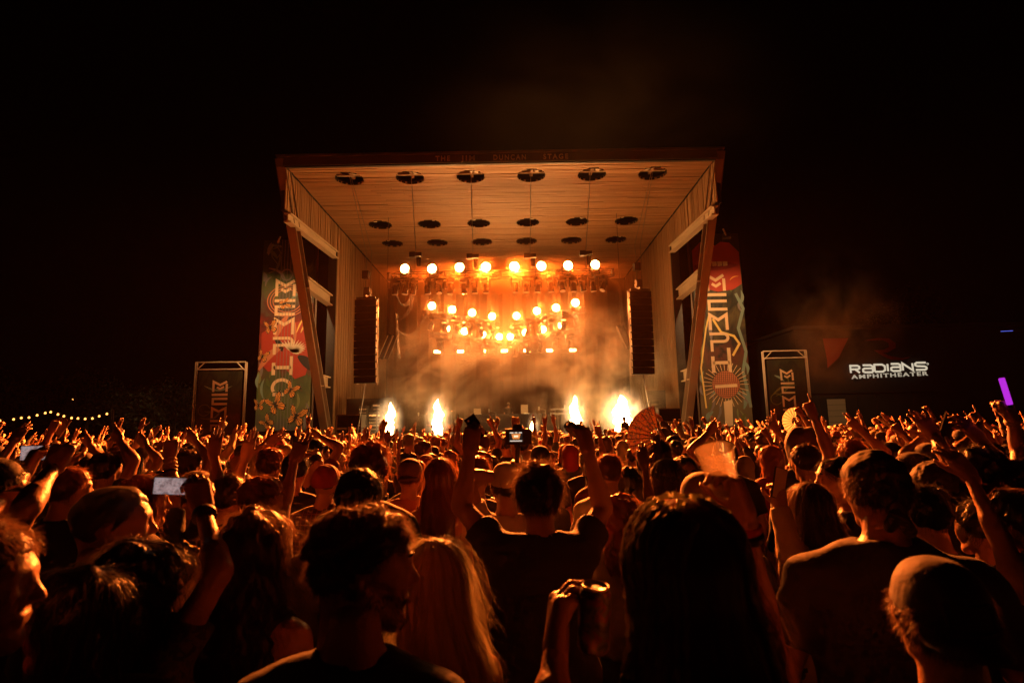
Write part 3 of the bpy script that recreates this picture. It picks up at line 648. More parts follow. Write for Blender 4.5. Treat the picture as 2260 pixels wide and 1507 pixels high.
flat('emblem_swoosh', [([sp(1905,752), sp(1935,746), sp(1962,747), sp(1976,757), sp(1976,768), sp(1958,778), sp(1947,779), sp(1966,786), sp(1990,790), sp(2010,788), sp(1990,795), sp(1966,794), sp(1945,784), sp(1928,773), sp(1950,772), sp(1961,766), sp(1960,757), sp(1948,751)], [(0,1,17),(1,2,17),(2,16,17),(2,3,16),(3,4,16),(4,15,16),(4,5,15),(5,14,15),(5,6,14),(6,13,14),(6,12,13),(6,7,12),(7,11,12),(7,8,11),(8,10,11),(8,9,10)])], redp, sg, -.03)
bl = empty('blue_light', P(2222, 731, 32), 0, 'thin blue light strip on the dark building edge at right', 'lamp')
MB().bar((-.35, 0, 0), (.35, 0, .02), .03, .03).obj('tube', emis('blue tube', (.15, .2, 1), .8), bl)
# ================================================================== string lights and trees at the left
bulb = emis('warm bulb', (1, .42, .08), 4)
pole = MB().tube([(0,0,0),(0,0,P(250, 903, 27).z)], .06, 8).obj('light_pole', M['steel']); pole.location = (P(250, 903, 27).x, 27, 0); tag(pole, 'thin dark pole at the end of the string lights', 'pole')
for nm, pts in (('left', [(-30,928),(0,928),(30,925),(47,922),(64,921),(82,916),(100,911)]), ('right', [(112,909),(128,914),(141,918),(158,922),(172,923),(188,924),(204,923),(219,918),(236,913),(249,906)])):
    s = empty('string_lights', P(*pts[0], 27), 0, f'string of warm bulbs, {nm} of two strings above the far left crowd', 'string lights', 'string lights at the left')
    ps = [P(x, y, 27 + .02*i) - P(*pts[0], 27) for i, (x, y) in enumerate(pts)]
    MB().tube([p + Vector((0,0,.07)) for p in ps], .012, 5).obj('wire', M['cable'], s)
    for p in ps:
        m = MB(); m.lathe([(.01, .05), (.025, .04), (.045, 0), (.04, -.04), (.01, -.05)], 8, p); m.obj('bulb', bulb, s, True)
fl = empty('far_lamp', P(160, 882, 60), 0, 'single small warm lamp far away above the string lights', 'lamp'); MB().lathe([(.02, .1), (.09, .05), (.09, -.05), (.02, -.1)], 8).obj('globe', bulb, fl)
leafm = mat('dark foliage', (.012, .016, .006), .6, var=.4, scale=2); bark = mat('bark', (.07, .05, .035), .9, bump=.5)
def tree(px, py, d, h, w, seed, label):
    R = random.Random(seed); b = P(px, py, d); t = empty('tree', (b.x, d, 0), 0, label, 'tree', 'trees in the dark')
    m = MB(); m.tube([(0,0,0),(.05,0,h*.3),(-.05,.1,h*.6),(0,0,h*.9)], [.16,.12,.08,.02], 7)
    for k in range(9):
        z = h*R.uniform(.3,.8); an = R.uniform(0, 6.28); q = w*R.uniform(.5,.9); m.tube([(0,0,z),(math.cos(an)*q*.5, math.sin(an)*q*.5, z+h*.08),(math.cos(an)*q, math.sin(an)*q, z+h*.16)], [.05,.03,.01], 5)
    m.obj('trunk', bark, t)
    N = 2600; r = np.random.RandomState(seed); cl = r.normal(size=(26, 3)); cl /= np.linalg.norm(cl, axis=1)[:, None]; cl *= r.uniform(.4, 1, (26, 1))*np.array([w, w, h*.36])*.85; cl[:, 2] += h*.66
    c = cl[r.randint(26, size=N)] + r.normal(size=(N, 3))*w*.2
    a = r.normal(size=(N, 3)); a /= np.linalg.norm(a, axis=1)[:, None]; b_ = np.cross(a, r.normal(size=(N, 3))); b_ /= np.linalg.norm(b_, axis=1)[:, None]
    V = np.stack([c-a*.14, c+b_*.07, c+a*.14, c-b_*.07], 1).reshape(-1, 3)
    link('crown', npmesh('crown', V, np.arange(4*N).reshape(N, 4)), t, leafm)
for i, (px, d, h, w, lab) in enumerate([(60, 36, 5.2, 2.2, 'dark tree behind the string lights at the far left'), (190, 38, 5.6, 2.4, 'dark tree behind the right string of bulbs'), (300, 34, 4.6, 1.5, 'slim dark tree between the light pole and the framed banner'), (-60, 33, 6.0, 2.4, 'dark tree cut by the left edge, near the string lights'), (385, 40, 5.4, 2.0, 'dark tree just left of the small framed banner'), (2010, 48, 13, 4.0, 'tall tree dimly lit red behind the building with the sign')]):
    tree(px, 930, d, h, w, 20+i, lab)
# ================================================================== gear on the stage
def onstage(px, d): return P(px, 940, d).x
tb = empty('performer_table', (onstage(1130, 31.5), 31.5, DK), 0, 'long draped equipment table in front of the performer', 'table')
MB().box(-2.4, 2.4, -.4, .4, .98, 1.06).obj('table_top', M['black'], tb); MB().box(-2.36, 2.36, -.42, -.401, .05, .98).obj('drape', M['blackcloth'], tb)
for s in (-2.2, 2.2):
    for y in (-.3, .3): MB().tube([(s, y, 0), (s, y, .98)], .03, 6).obj('leg', M['steel'], tb)
for k, (x, lab) in enumerate(((-1.9, 'open laptop at the left end of the performer table'), (.75, 'pale screen standing on the table right of the performer'))):
    o = empty('laptop', (tb.location.x + x, 31.4, DK+1.062), .2, lab, 'laptop'); MB().box(-.2, .2, -.15, .15, 0, .02).obj('keyboard_base', M['alu'], o)
    m = MB(); m.bar((0, .14, .02), (0, .2, .34 if k == 0 else .5), .4, .015, up=(0,1,0)); m.obj('screen', mat('pale lid', (.5, .42, .3), .4), o)
for i, (px, top, d, lab) in enumerate(((1205, 905, 30.5, 'microphone stand right of the performer table'), (1262, 902, 30, 'tall microphone stand by the keyboards'), (1095, 910, 31, 'microphone stand behind the left end of the table'), (940, 918, 30.5, 'microphone stand at the drum kit'), (1232, 918, 29.5, 'low microphone stand in front of the keyboards'))):
    z = P(px, top, d).z - DK; o = empty('microphone_stand', (onstage(px, d), d, DK), 0, lab, 'stand')
    m = MB(); m.tube([(0,0,0),(0,0,z)], .018, 6); m.lathe([(.18,0),(.18,.02),(.03,.05)], 12); m.tube([(0,0,z),(-.35,-.2,z+.1)], .014, 5); m.obj('pole', M['chain'], o); MB().lathe([(.02,-.1),(.035,0),(.05,.05),(.03,.1)], 10, (-.37,-.2,z+.1)).obj('microphone', M['alu'], o)
dk = empty('drum_kit', (onstage(968, 30.5), 30.5, DK), 0, 'drum kit with cymbals on the left of the stage', 'drum kit')
cym = mat('brass cymbal', (.75, .5, .18), .25, 1)
for x, y, z, r, h, ax in ((0,0,.3,.29,.45,'y'),(-.2,-.05,.75,.16,.22,'z'),(.2,-.05,.75,.17,.22,'z'),(.55,.1,.35,.21,.4,'z'),(-.5,.1,.5,.18,.14,'z')):
    m = MB(); m.lathe([(r, -h/2), (r, h/2)], 18, (x, y, z), ax); m.obj('drum', mat('drum shell', (.35, .12, .04), .3), dk, True)
for x, y, z, r in ((-.75,.05,1.15,.22),(.7,0,1.25,.24),(-.35,.3,1.4,.2),(.35,.35,1.45,.22)):
    o = MB().lathe([(r, -.01), (r*.3, .015), (.03, .03)], 18, (x, y, z)).obj('cymbal', cym, dk, True); MB().tube([(x,y,0),(x,y,z)], .014, 5).obj('cymbal_stand', M['chain'], o)
kb = empty('keyboard_rig', (onstage(1245, 30), 30, DK), 0, 'two-tier keyboard rig on the right of the stage', 'keyboard')
for z in (.95, 1.2): MB().box(-.7, .7, -.18, .18, z, z+.09).obj('keyboard', M['plastic'], kb)
for s in (-.5, .5): MB().tube([(s,-.2,0),(s*.9,.1,1.2)], .025, 6).obj('leg', M['alu'], kb)
for px, d, n, lab, wbox in ((770, 25.2, 4, 'stack of black bass cabinets at the left stage edge', 1.1), (1480, 25.2, 4, 'stack of dark bass cabinets at the right stage edge', 1.0)):
    o = empty('speaker_stack', (P(px, 940, d).x, d, 0), 0, lab, 'loudspeaker'); zt_ = P(px, 914 if px < 1000 else 900, d).z; hh = zt_/n
    for k in range(n):
        c = MB().box(-wbox/2, wbox/2, 0, .8, k*hh+.01, (k+1)*hh-.01).obj('cabinet', M['plastic'], o); MB().box(-wbox/2+.04, wbox/2-.04, -.02, -.003, k*hh+.06, (k+1)*hh-.06).obj('grille', M['grille'], c)
        m = MB(); m.box(wbox/2-.14, wbox/2-.04, -.035, -.022, k*hh+.1, k*hh+.14); m.obj('handle', M['palesteel'], c)
for x0, x1, yt, d, lab in ((765, 868, 880, 28.6, 'black side screen behind the left flame'), (1425, 1468, 862, 28.6, 'grey side screen at the right of the stage')):
    a = P(x0, yt, d); b = P(x1, yt, d); o = empty('side_screen', ((a.x+b.x)/2, d, DK), 0, lab, 'screen'); w = (b.x-a.x)/2
    MB().box(-w, w, 0, .08, .0, a.z-DK).obj('panel', M['black'] if x0 < 1000 else M['backdrop'], o)
    for s in (-1, 1): MB().box(s*w*.8-.04, s*w*.8+.04, .085, .6, 0, .06).obj('foot', M['steel'], o)
for i, (px, zt_, d) in enumerate(((800,895,27),(822,905,27.2),(830,890,27.4),(1440,905,27),(1448,885,27.4))):
    z = P(px, zt_, d).z - DK; o = empty('rack_case', (onstage(px, d), d, DK), 0, f'small equipment rack standing {"left" if px < 1000 else "right"} on the stage, {ordn(i if i < 3 else i-3)} from the left', 'rack')
    MB().box(-.2, .2, 0, .5, 0, z).obj('case', M['plastic'], o)
    for k in range(int(z/.16)): MB().box(-.17, .17, -.02, -.003, k*.16+.03, k*.16+.05+.06*(k % 3 == 0)).obj('panel', M['alu'] if k % 2 else M['palesteel'], o)
# ================================================================== people: bodies grown from smooth-blended round cones
class Field:
    def __init__(s, lo, hi, v):
        s.lo = np.asarray(lo, float); s.v = v; n = np.ceil((np.asarray(hi, float)-s.lo)/v).astype(int)+2
        s.ax = [s.lo[i]+np.arange(n[i])*v for i in range(3)]; s.f = np.full(n, .5)
    def sl(s, lo, hi):
        out = []
        for i in range(3):
            a = int(max(0, math.floor((lo[i]-s.lo[i])/s.v))); b = int(min(len(s.ax[i]), math.ceil((hi[i]-s.lo[i])/s.v)+1))
            if b <= a: return None
            out.append(slice(a, b))
        return tuple(out)
    def pts(s, q): return np.meshgrid(s.ax[0][q[0]], s.ax[1][q[1]], s.ax[2][q[2]], indexing='ij', sparse=True)
    def cone(s, a, b, ra, rb, k=.02, fl=None, cut=None, sub=False):
        """round cone a->b; fl = (sx,sy,sz) squeezes it; cut = (point, normal) keeps the side behind the plane"""
        a = np.asarray(a, float); b = np.asarray(b, float); fl = np.asarray(fl if fl is not None else (1, 1, 1), float)
        m = (max(ra, rb)*fl.max()+k+2*s.v); q = s.sl(np.minimum(a, b)-m, np.maximum(a, b)+m)
        if q is None: return
        x, y, z = s.pts(q); X, Y, Z = (x-a[0])/fl[0], (y-a[1])/fl[1], (z-a[2])/fl[2]
        d = (b-a)/fl; dd = float(d@d)
        if dd < 1e-9: D = np.sqrt(X*X+Y*Y+Z*Z)-ra
        else:
            h = np.clip((X*d[0]+Y*d[1]+Z*d[2])/dd, 0, 1)
            D = np.sqrt((X-d[0]*h)**2+(Y-d[1]*h)**2+(Z-d[2]*h)**2)-(ra+(rb-ra)*h)
        D = D*fl.min()
        if cut is not None:
            p, n = np.asarray(cut[0], float), np.asarray(cut[1], float); D = np.maximum(D, (x-p[0])*n[0]+(y-p[1])*n[1]+(z-p[2])*n[2])
        o = s.f[q]
        if sub: D = -D; h = np.clip(.5-.5*(o-D)/k, 0, 1); s.f[q] = o*(1-h)+D*h+k*h*(1-h)
        else: h = np.clip(.5+.5*(o-D)/k, 0, 1); s.f[q] = o*(1-h)+D*h-k*h*(1-h)
    def full(s): return s.pts((slice(None),)*3)
    def grad(s, p):
        i = np.clip(((p-s.lo)/s.v), 1, np.array(s.f.shape)-3).astype(int); f = s.f
        g = np.stack([f[i[:,0]+1,i[:,1],i[:,2]]-f[i[:,0]-1,i[:,1],i[:,2]], f[i[:,0],i[:,1]+1,i[:,2]]-f[i[:,0],i[:,1]-1,i[:,2]], f[i[:,0],i[:,1],i[:,2]+1]-f[i[:,0],i[:,1],i[:,2]-1]], 1)
        return g/np.maximum(1e-6, np.linalg.norm(g, axis=1))[:, None], f[i[:,0],i[:,1],i[:,2]]
    def nets(s):
        """naive surface nets"""
        f = s.f; n = f.shape; ins = f < 0
        c = sum(ins[i:n[0]-1+i, j:n[1]-1+j, k:n[2]-1+k].astype(np.int8) for i in (0,1) for j in (0,1) for k in (0,1))
        act = np.argwhere((c > 0) & (c < 8))
        if not len(act): return np.zeros((0, 3)), np.zeros((0, 4), int)
        idx = -np.ones(c.shape, int); idx[tuple(act.T)] = np.arange(len(act))
        co = [(i, j, k) for i in (0,1) for j in (0,1) for k in (0,1)]; fv = {q: f[act[:,0]+q[0], act[:,1]+q[1], act[:,2]+q[2]] for q in co}
        acc = np.zeros((len(act), 3)); cnt = np.zeros(len(act))
        for p in co:
            for ax in range(3):
                if p[ax]: continue
                q = list(p); q[ax] = 1; q = tuple(q); a, b = fv[p], fv[q]; m = (a < 0) != (b < 0)
                t = np.where(m, a/np.where(m, a-b, 1), 0); e = np.tile(np.array(p, float), (len(act), 1)); e[:, ax] = t
                acc += e*m[:, None]; cnt += m
        V = s.lo + (act+acc/cnt[:, None])*s.v; Q = []
        for ax in range(3):
            u, w = (ax+1) % 3, (ax+2) % 3
            sa = [slice(None)]*3; sb = [slice(None)]*3; sa[ax] = slice(0, -1); sb[ax] = slice(1, None)
            A, B = ins[tuple(sa)], ins[tuple(sb)]; e = np.argwhere(A != B); e = e[(e[:, u] > 0) & (e[:, w] > 0) & (e[:, u] < n[u]-1) & (e[:, w] < n[w]-1)]
            if not len(e): continue
            def at(du, dw):
                r = e.copy(); r[:, u] -= du; r[:, w] -= dw; return idx[tuple(r.T)]
            quad = np.stack([at(1,1), at(0,1), at(0,0), at(1,0)], 1); fl = ~A[tuple(e.T)]; quad[fl] = quad[fl][:, ::-1]; Q.append(quad)
        Q = np.concatenate(Q) if Q else np.zeros((0, 4), int); Q = Q[(Q >= 0).all(1)]
        return V, Q
def joinVF(parts):
    V = []; Q = []; n = 0
    for v, q in parts: V.append(v); Q.append(q+n); n += len(v)
    return np.concatenate(V), np.concatenate(Q)
def A3(*v): return np.array(v, float)
def unit(v): v = np.asarray(v, float); return v/max(1e-9, np.linalg.norm(v))
def eul(yaw=0, pitch=0, roll=0): return np.array(Matrix.Rotation(yaw, 3, 'Z') @ Matrix.Rotation(pitch, 3, 'X') @ Matrix.Rotation(roll, 3, 'Y'))
HANDS = {  # per finger (index, middle, ring, little): curl of the knuckles in radians; thumb: spread, curl
    'open': ([.12]*4, (.9, .2)), 'wave': ([.25, .2, .3, .45], (1.0, .3)), 'fist': ([1.45]*4, (.15, 1.0)), 'point': ([.05, 1.4, 1.45, 1.5], (.2, 1.0)),
    'horns': ([.08, 1.4, 1.4, .1], (.25, 1.0)), 'peace': ([.08, .08, 1.4, 1.4], (.2, 1.0)), 'hold': ([.75, .8, .85, .9], (.75, .5)), 'pinch': ([.7, .75, .8, .9], (.55, .7)), 'relax': ([.35, .4, .5, .55], (.5, .4))}
def hand(side, wrist, fdir, palm, pose, v, sc=1.0):
    """fdir = where the fingers point, palm = where the palm looks; side +1 right"""
    y = unit(fdir); z = unit(palm - y*np.dot(palm, y)); x = np.cross(y, z)   # x: across; the thumb side follows from the hand
    th = 1.0 if side > 0 else -1.0
    x = x*1.0
    R = np.stack([x*-th, y, z], 1)      # local x+ = thumb side
    def T(*p): return wrist + R@(A3(*p)*sc)
    curls, (tsp, tcu) = HANDS[pose]
    tips = []
    segs = [(T(-.018,.0,0), T(-.024,.075,0), .021, .017, .012), (T(.016,.0,0), T(.026,.078,0), .023, .018, .012), (T(0,-.03,0), T(0,.07,0), .026, .018, .012)]
    for i, (bx, L_, r) in enumerate(((.030,.078,.0095),(.010,.086,.0098),(-.011,.080,.0093),(-.030,.062,.0083))):
        a = curls[i]; p = A3(bx, .082-.006*abs(i-1), -.002); dirx = (bx)*1.4*(1-min(1, a)); ang = 0
        for k, fr in enumerate((.46, .30, .24)):
            ang += a*(.9 if k == 0 else 1.0)*(1.0); d = unit(A3(dirx, math.cos(ang), math.sin(ang))); q = p+d*L_*fr
            segs.append((T(*p), T(*q), r*(1-.08*k)*1.0, r*(1-.08*(k+1)), .004)); p = q
    p = A3(.026, .018, .008); d = unit(A3(math.sin(tsp)*.9, math.cos(tsp), .25+.3*tcu))
    for k, L_ in enumerate((.040, .032, .026)):
        q = p+d*L_; segs.append((T(*p), T(*q), .0135-.0015*k, .012-.0018*k, .006)); p = q; d = unit(d + A3(-.55*tcu, .15, .35*tcu))
    lo = np.min([np.minimum(s[0], s[1]) for s in segs], 0)-.045; hi = np.max([np.maximum(s[0], s[1]) for s in segs], 0)+.045
    f = Field(lo, hi, v)
    for a, b, ra, rb, k in segs: f.cone(a, b, ra*sc, rb*sc, k)
    return f, T
def head_field(v, fem=False, ears=True):
    """head about its own centre, looking +Y"""
    f = Field((-.11,-.13,-.17), (.11,.145,.14), v); s = .94 if fem else 1.0
    f.cone((0,-.014,.028),(0,-.014,.028), .088, .088, .01, (.86,1.06,.98)); f.cone((0,.02,.035),(0,.02,.035), .078, .078, .03, (.9,1,.95))
    f.cone((0,.048,.0),(0,.062,-.082), .058, .026*s, .03, (.95,.9,1)); f.cone((.048,.0,-.045),(.016,.062,-.092), .022, .018, .03); f.cone((-.048,.0,-.045),(-.016,.062,-.092), .022, .018, .03)
    for q in (-1, 1):
        f.cone((q*.040,.066,-.012),(q*.030,.072,-.04), .022, .018, .02); f.cone((q*.012,.092,.036),(q*.045,.080,.034), .010, .009, .014)
        f.cone((q*.031,.104,.014),(q*.031,.104,.014), .013, .013, .010, sub=True); f.cone((q*.031,.080,.014),(q*.031,.080,.014), .0125, .0125, .003)
        if ears: f.cone((q*.078,-.012,.014),(q*.074,-.004,-.026), .017, .010, .006, (.42,.9,1)); f.cone((q*.084,-.006,.006),(q*.082,-.002,-.010), .007, .006, .006, sub=True)
        f.cone((q*.010,.102,-.022),(q*.010,.102,-.022), .009, .009, .008)
    f.cone((0,.090,.030),(0,.114,-.016), .008, .0125, .010); f.cone((-.018,.092,-.049),(.018,.092,-.049), .0075, .0075, .008); f.cone((-.014,.090,-.060),(.014,.090,-.060), .008, .008, .007)
    f.cone((-.022,.103,-.0545),(.022,.103,-.0545), .003, .003, .004, sub=True); f.cone((0,.074,-.095),(0,.074,-.095), .02, .02, .02)
    f.cone((0,-.03,-.20),(0,-.025,-.05), .058 if not fem else .048, .056 if not fem else .046, .03)
    return f
def skull(f, t, c=(0,-.010,.030)):
    x, y, z = f.full(); X, Y, Z = (x-c[0])/(.0785+t), (y-c[1])/(.1000+t), (z-c[2])/(.0885+t); r = np.sqrt(X*X+Y*Y+Z*Z)
    return (r-1)*(.088+t)
def hairline(f, low=-.085, front=.076, temple=.0):
    x, y, z = f.full(); zl = np.interp(y, [-.13,-.06,-.035,-.008,.02,.05,.10], [low, low+.006, -.06, -.012+temple, .018+temple, .045, front]); return zl-z
def lumps(f, amp, k, seed):
    x, y, z = f.full(); r = random.Random(seed); o = 0
    for i in range(5):
        a, b, c, p = [r.uniform(-1, 1) for _ in range(4)]; n = math.sqrt(a*a+b*b+c*c)+1e-6; s = k*(1+.45*i)/n; o = o+np.sin(x*a*s+y*b*s+z*c*s+p*6)/(1+.3*i)
    return amp*o*.6
def hair_fields(style, v, seed, fem=False, length=.4):
    R = random.Random(seed)
    if style in ('long', 'wavy', 'braids', 'half'):
        L_ = length; f = Field((-.2,-.25,-L_-.12), (.2,.13,.17), v)
        th = {'long': .012, 'wavy': .022, 'braids': .016, 'half': .012}[style]
        cap = np.maximum(skull(f, th), hairline(f, -.10, .082, -.03)); f.f = np.minimum(f.f, cap)
        wd = {'long': 1.0, 'wavy': 1.18, 'braids': .96, 'half': .95}[style]
        f.cone((0,-.03,.02),(0,-.070,-.13), .094*wd, .092*wd, .03, (.98,.80,1)); f.cone((0,-.078,-.12),(0,-.140,-.24), .092*wd, .088*wd, .04, (1.04,.62,1)); f.cone((0,-.140,-.23),(0,-.150,-L_), .088*wd, .058*wd, .03, (1.10,.50,1))
        for q in (-1, 1): f.cone((q*.066,.012,.03),(q*.082,-.02,-.15), .026, .032*wd, .02); f.cone((q*.080,-.02,-.15),(q*.082*wd,-.10,-.26), .032*wd, .034, .03); f.cone((q*.082*wd,-.11,-.26),(q*.070*wd,-.145,-L_*.92), .034*wd, .020, .03)
        x, y, z = f.full(); face = np.maximum(np.sqrt((x/.062)**2+((z+.03)/.105)**2)-1, 0)*.06 + np.maximum(0, .03-y)*1.2
        f.f = np.maximum(f.f, .012-face)
        th_ = np.arctan2(x, -y-.0); f.f = f.f + (.0028 if style != 'braids' else .0008)*np.sin(th_*23+z*6+np.sin(z*17+seed)*1.2)+lumps(f, {'wavy': .011, 'braids': .0025}.get(style, .006), 28 if style != 'wavy' else 46, seed)
        return f
    f = Field((-.15,-.17,-.15), (.15,.15,.18), v)
    if style in ('short', 'fade'):
        s = skull(f, .010 if style == 'short' else .004); x, y, z = f.full(); s = s-.010*np.clip((z-.03)/.08, 0, 1); f.f = np.maximum(s+lumps(f, .004, 60, seed), hairline(f))
    elif style == 'messy':
        s = skull(f, .010); x, y, z = f.full(); f.f = np.maximum(s-.014*np.clip((z-.03)/.08, 0, 1)+lumps(f, .009, 55, seed), hairline(f))
    elif style == 'curly':
        s = skull(f, .004); x, y, z = f.full(); s = s-.022*np.clip((z-.035)/.06, 0, 1); f.f = np.maximum(s+lumps(f, .007, 110, seed), hairline(f, -.085, .07))
    elif style == 'afro':
        f.f = np.maximum(skull(f, .045)+lumps(f, .008, 80, seed), hairline(f, -.09, .06)-.01)
    elif style == 'bob':
        f = Field((-.15,-.17,-.2), (.15,.15,.18), v); f.f = np.minimum(f.f, np.maximum(skull(f, .014), hairline(f, -.10, .08, -.03))); f.cone((0,-.035,.0),(0,-.045,-.12), .098, .090, .03, (1,.78,1))
        x, y, z = f.full(); face = np.maximum(np.sqrt((x/.066)**2+((z+.03)/.105)**2)-1, 0)*.06+np.maximum(0, .03-y)*1.2; f.f = np.maximum(f.f, .012-face)+lumps(f, .006, 50, seed)
    elif style == 'bun':
        f.f = np.maximum(skull(f, .008)+lumps(f, .003, 60, seed), hairline(f)); f.cone((0,-.085,.075),(0,-.10,.09), .036, .034, .012)
    elif style == 'pony':
        f = Field((-.15,-.24,-.36), (.15,.15,.18), v); f.f = np.maximum(skull(f, .008), hairline(f)); f.cone((0,-.10,.05),(0,-.15,.03), .022, .03, .012); f.cone((0,-.15,.03),(0,-.135,-.14), .034, .030, .02); f.cone((0,-.135,-.14),(0,-.12,-.29), .030, .010, .02); f.f = f.f+lumps(f, .005, 60, seed)
    elif style == 'under':   # the hair that shows below a cap
        f.f = np.maximum(np.maximum(skull(f, .009), hairline(f)), f.full()[2]-.045)+lumps(f, .004, 70, seed)
    return f
def strands(f, V, Q, n, L_, w, seed, lift=.15, curl=0, segs=5, down=1.0, free=True, taper=True, jitter=.12, zmin=-9):
    """ribbons that grow out of the hair surface and run along it"""
    r = np.random.RandomState(seed); q = Q[r.randint(len(Q), size=n)]; t = r.rand(n, 1); p = (V[q[:,0]]*(1-t)+V[q[:,2]]*t)
    m = p[:, 2] > zmin; p = p[m]; n = len(p); L = L_*r.uniform(.5, 1.25, (n, 1)); path = [p.copy()]
    cr = A3(0, -.04, .13); ph = r.rand(n, 1)*6.28; fr = r.uniform(.8, 1.3, (n, 1))
    rv = r.normal(size=(n, 3))*jitter; lf = lift*r.uniform(.2, 1.6, (n, 1)); d = None
    for k in range(segs):
        g, fv = f.grad(p); flow = (p-cr)*A3(1, 1, .5); flow /= np.linalg.norm(flow, axis=1)[:, None]; flow = flow*.6+A3(0, 0, -down); flow = flow-g*np.sum(flow*g, 1)[:, None]
        flow /= np.maximum(1e-3, np.linalg.norm(flow, axis=1))[:, None]
        d = flow*(1-lf*.5)+g*(lf+np.clip(-fv[:, None], 0, .03)*8)+rv
        if curl:
            sd = np.cross(flow, g); a = ph+k*2.1*fr; d = d+curl*(sd*np.cos(a)+g*np.sin(a))
        d /= np.linalg.norm(d, axis=1)[:, None]; p = p+d*L/segs; path.append(p.copy())
    path = np.stack(path, 1); K_ = path.shape[1]; wd = np.cross(path[:, -1]-path[:, 0], r.normal(size=(n, 3))); wd /= np.maximum(1e-6, np.linalg.norm(wd, axis=1))[:, None]
    tw = np.linspace(1, .25 if taper else .9, K_)[None, :, None]; o = wd[:, None, :]*w/2*tw*r.uniform(.6, 1.4, (n, 1, 1))
    VV = np.stack([path-o, path+o], 2).reshape(-1, 3); b = np.arange(n)[:, None]*K_*2+np.arange(K_-1)[None]*2
    QQ = np.stack([b, b+1, b+3, b+2], -1).reshape(-1, 4); return VV, QQ
def plaits(f, V, Q, n, L_, rad, seed, K_=46):
    """plaited locks: knotted tubes that start at the parting and run down over the hair"""
    r = np.random.RandomState(seed); c = V[Q[:, 0]]; ok = np.argwhere((c[:, 2] > .06) & (c[:, 1] > -.10))[:, 0]; p = c[r.choice(ok, n)]; path = []
    sgn = np.where(p[:, :1] < 0, -1, 1)
    for k in range(K_):
        g, fv = f.grad(p); p = p-g*(fv[:, None]-.004); path.append(p.copy())
        flow = np.concatenate([sgn*.8*np.clip(1-k/9, 0, 1), -.25*np.ones((n, 1))*np.clip(1-k/12, 0, 1), -np.ones((n, 1))], 1); flow = flow-g*np.sum(flow*g, 1)[:, None]; flow /= np.maximum(1e-3, np.linalg.norm(flow, axis=1))[:, None]
        p = p+flow*L_/K_
    path = np.stack(path, 1); VV = []; QQ = []; m = 6
    for i in range(n):
        q = path[i]; t = np.gradient(q, axis=0); t /= np.maximum(1e-6, np.linalg.norm(t, axis=1))[:, None]; a = np.cross(t, A3(.3, 1, .2)); a /= np.maximum(1e-6, np.linalg.norm(a, axis=1))[:, None]; b = np.cross(t, a)
        rr = rad*(1+.28*np.sin(np.arange(K_)*2.2))[:, None]
        ring = np.stack([q+(a*math.cos(2*math.pi*j/m)+b*math.sin(2*math.pi*j/m)*.8)*rr for j in range(m)], 1).reshape(-1, 3)
        o = i*K_*m; VV.append(ring); k_ = np.arange(K_-1)[:, None]*m; j_ = np.arange(m)[None]
        QQ.append((np.stack([k_+j_, k_+(j_+1) % m, k_+m+(j_+1) % m, k_+m+j_], -1)+o).reshape(-1, 4))
    return np.concatenate(VV), np.concatenate(QQ)
def hat_fields(kind, v, seed):
    f = Field((-.16,-.20,-.12), (.16,.16,.19), v); x, y, z = f.full()
    if kind in ('cap', 'capback', 'bandana'):
        s = skull(f, .013 if kind != 'bandana' else .010); ln = np.interp(y, [-.13, .10], [.005, .042]) if kind == 'cap' else np.interp(y, [-.13, .10], [.012, .05])
        if kind == 'bandana': ln = np.interp(y, [-.13, -.05, .1], [-.05, -.01, .055])
        s = s-.012*np.clip((z-.06)/.06, 0, 1)*(kind != 'bandana')
        f.f = np.maximum(s, ln-z)
        if kind == 'bandana': f.f = np.maximum(s+lumps(f, .003, 90, seed), ln-z); f.cone((0,-.115,-.03),(.02,-.13,-.09), .016, .020, .01, (1,.5,1)); f.cone((0,-.115,-.03),(-.03,-.125,-.08), .014, .018, .01, (1,.5,1))
    elif kind == 'beanie':
        s = skull(f, .016, (0,-.012,.036))+lumps(f, .003, 120, seed); f.f = np.maximum(s, np.interp(y, [-.13,.10], [-.02,.045])-z); b = skull(f, .022); f.f = np.minimum(f.f, np.maximum(np.maximum(b, np.interp(y, [-.13,.10], [-.025,.04])-z), z-np.interp(y, [-.13,.10], [.015,.08])))
    elif kind == 'bucket':
        s = skull(f, .014); s = np.minimum(s, np.maximum(np.sqrt(x*x/(.085**2)+(y+.01)**2/(.1**2))-1, 0)*.09+np.maximum(0, abs(z-.08)-.04)); f.f = np.maximum(s, .03-z)
        rr = np.sqrt((x/.92)**2+(y+.01)**2); zb = .04-(rr-.1)*.55; f.f = np.minimum(f.f, np.maximum(np.abs(z-zb)-.006, np.maximum(rr-.155, .085-rr)))
    elif kind == 'hood':
        f = Field((-.2,-.22,-.26), (.2,.16,.2), v); f.f = np.minimum(f.f, skull(f, .030, (0,-.02,.035))); f.cone((0,-.02,.03),(0,-.05,-.17), .112, .115, .05, (1,.95,1)); x, y, z = f.full()
        inner = np.sqrt((x/.085)**2+((z+.0)/.13)**2)-1; f.f = np.maximum(f.f+lumps(f, .004, 35, seed), np.minimum(.03-inner*.08, (y-.03)*.8)); f.f = np.maximum(f.f, -.2-z)
    return f
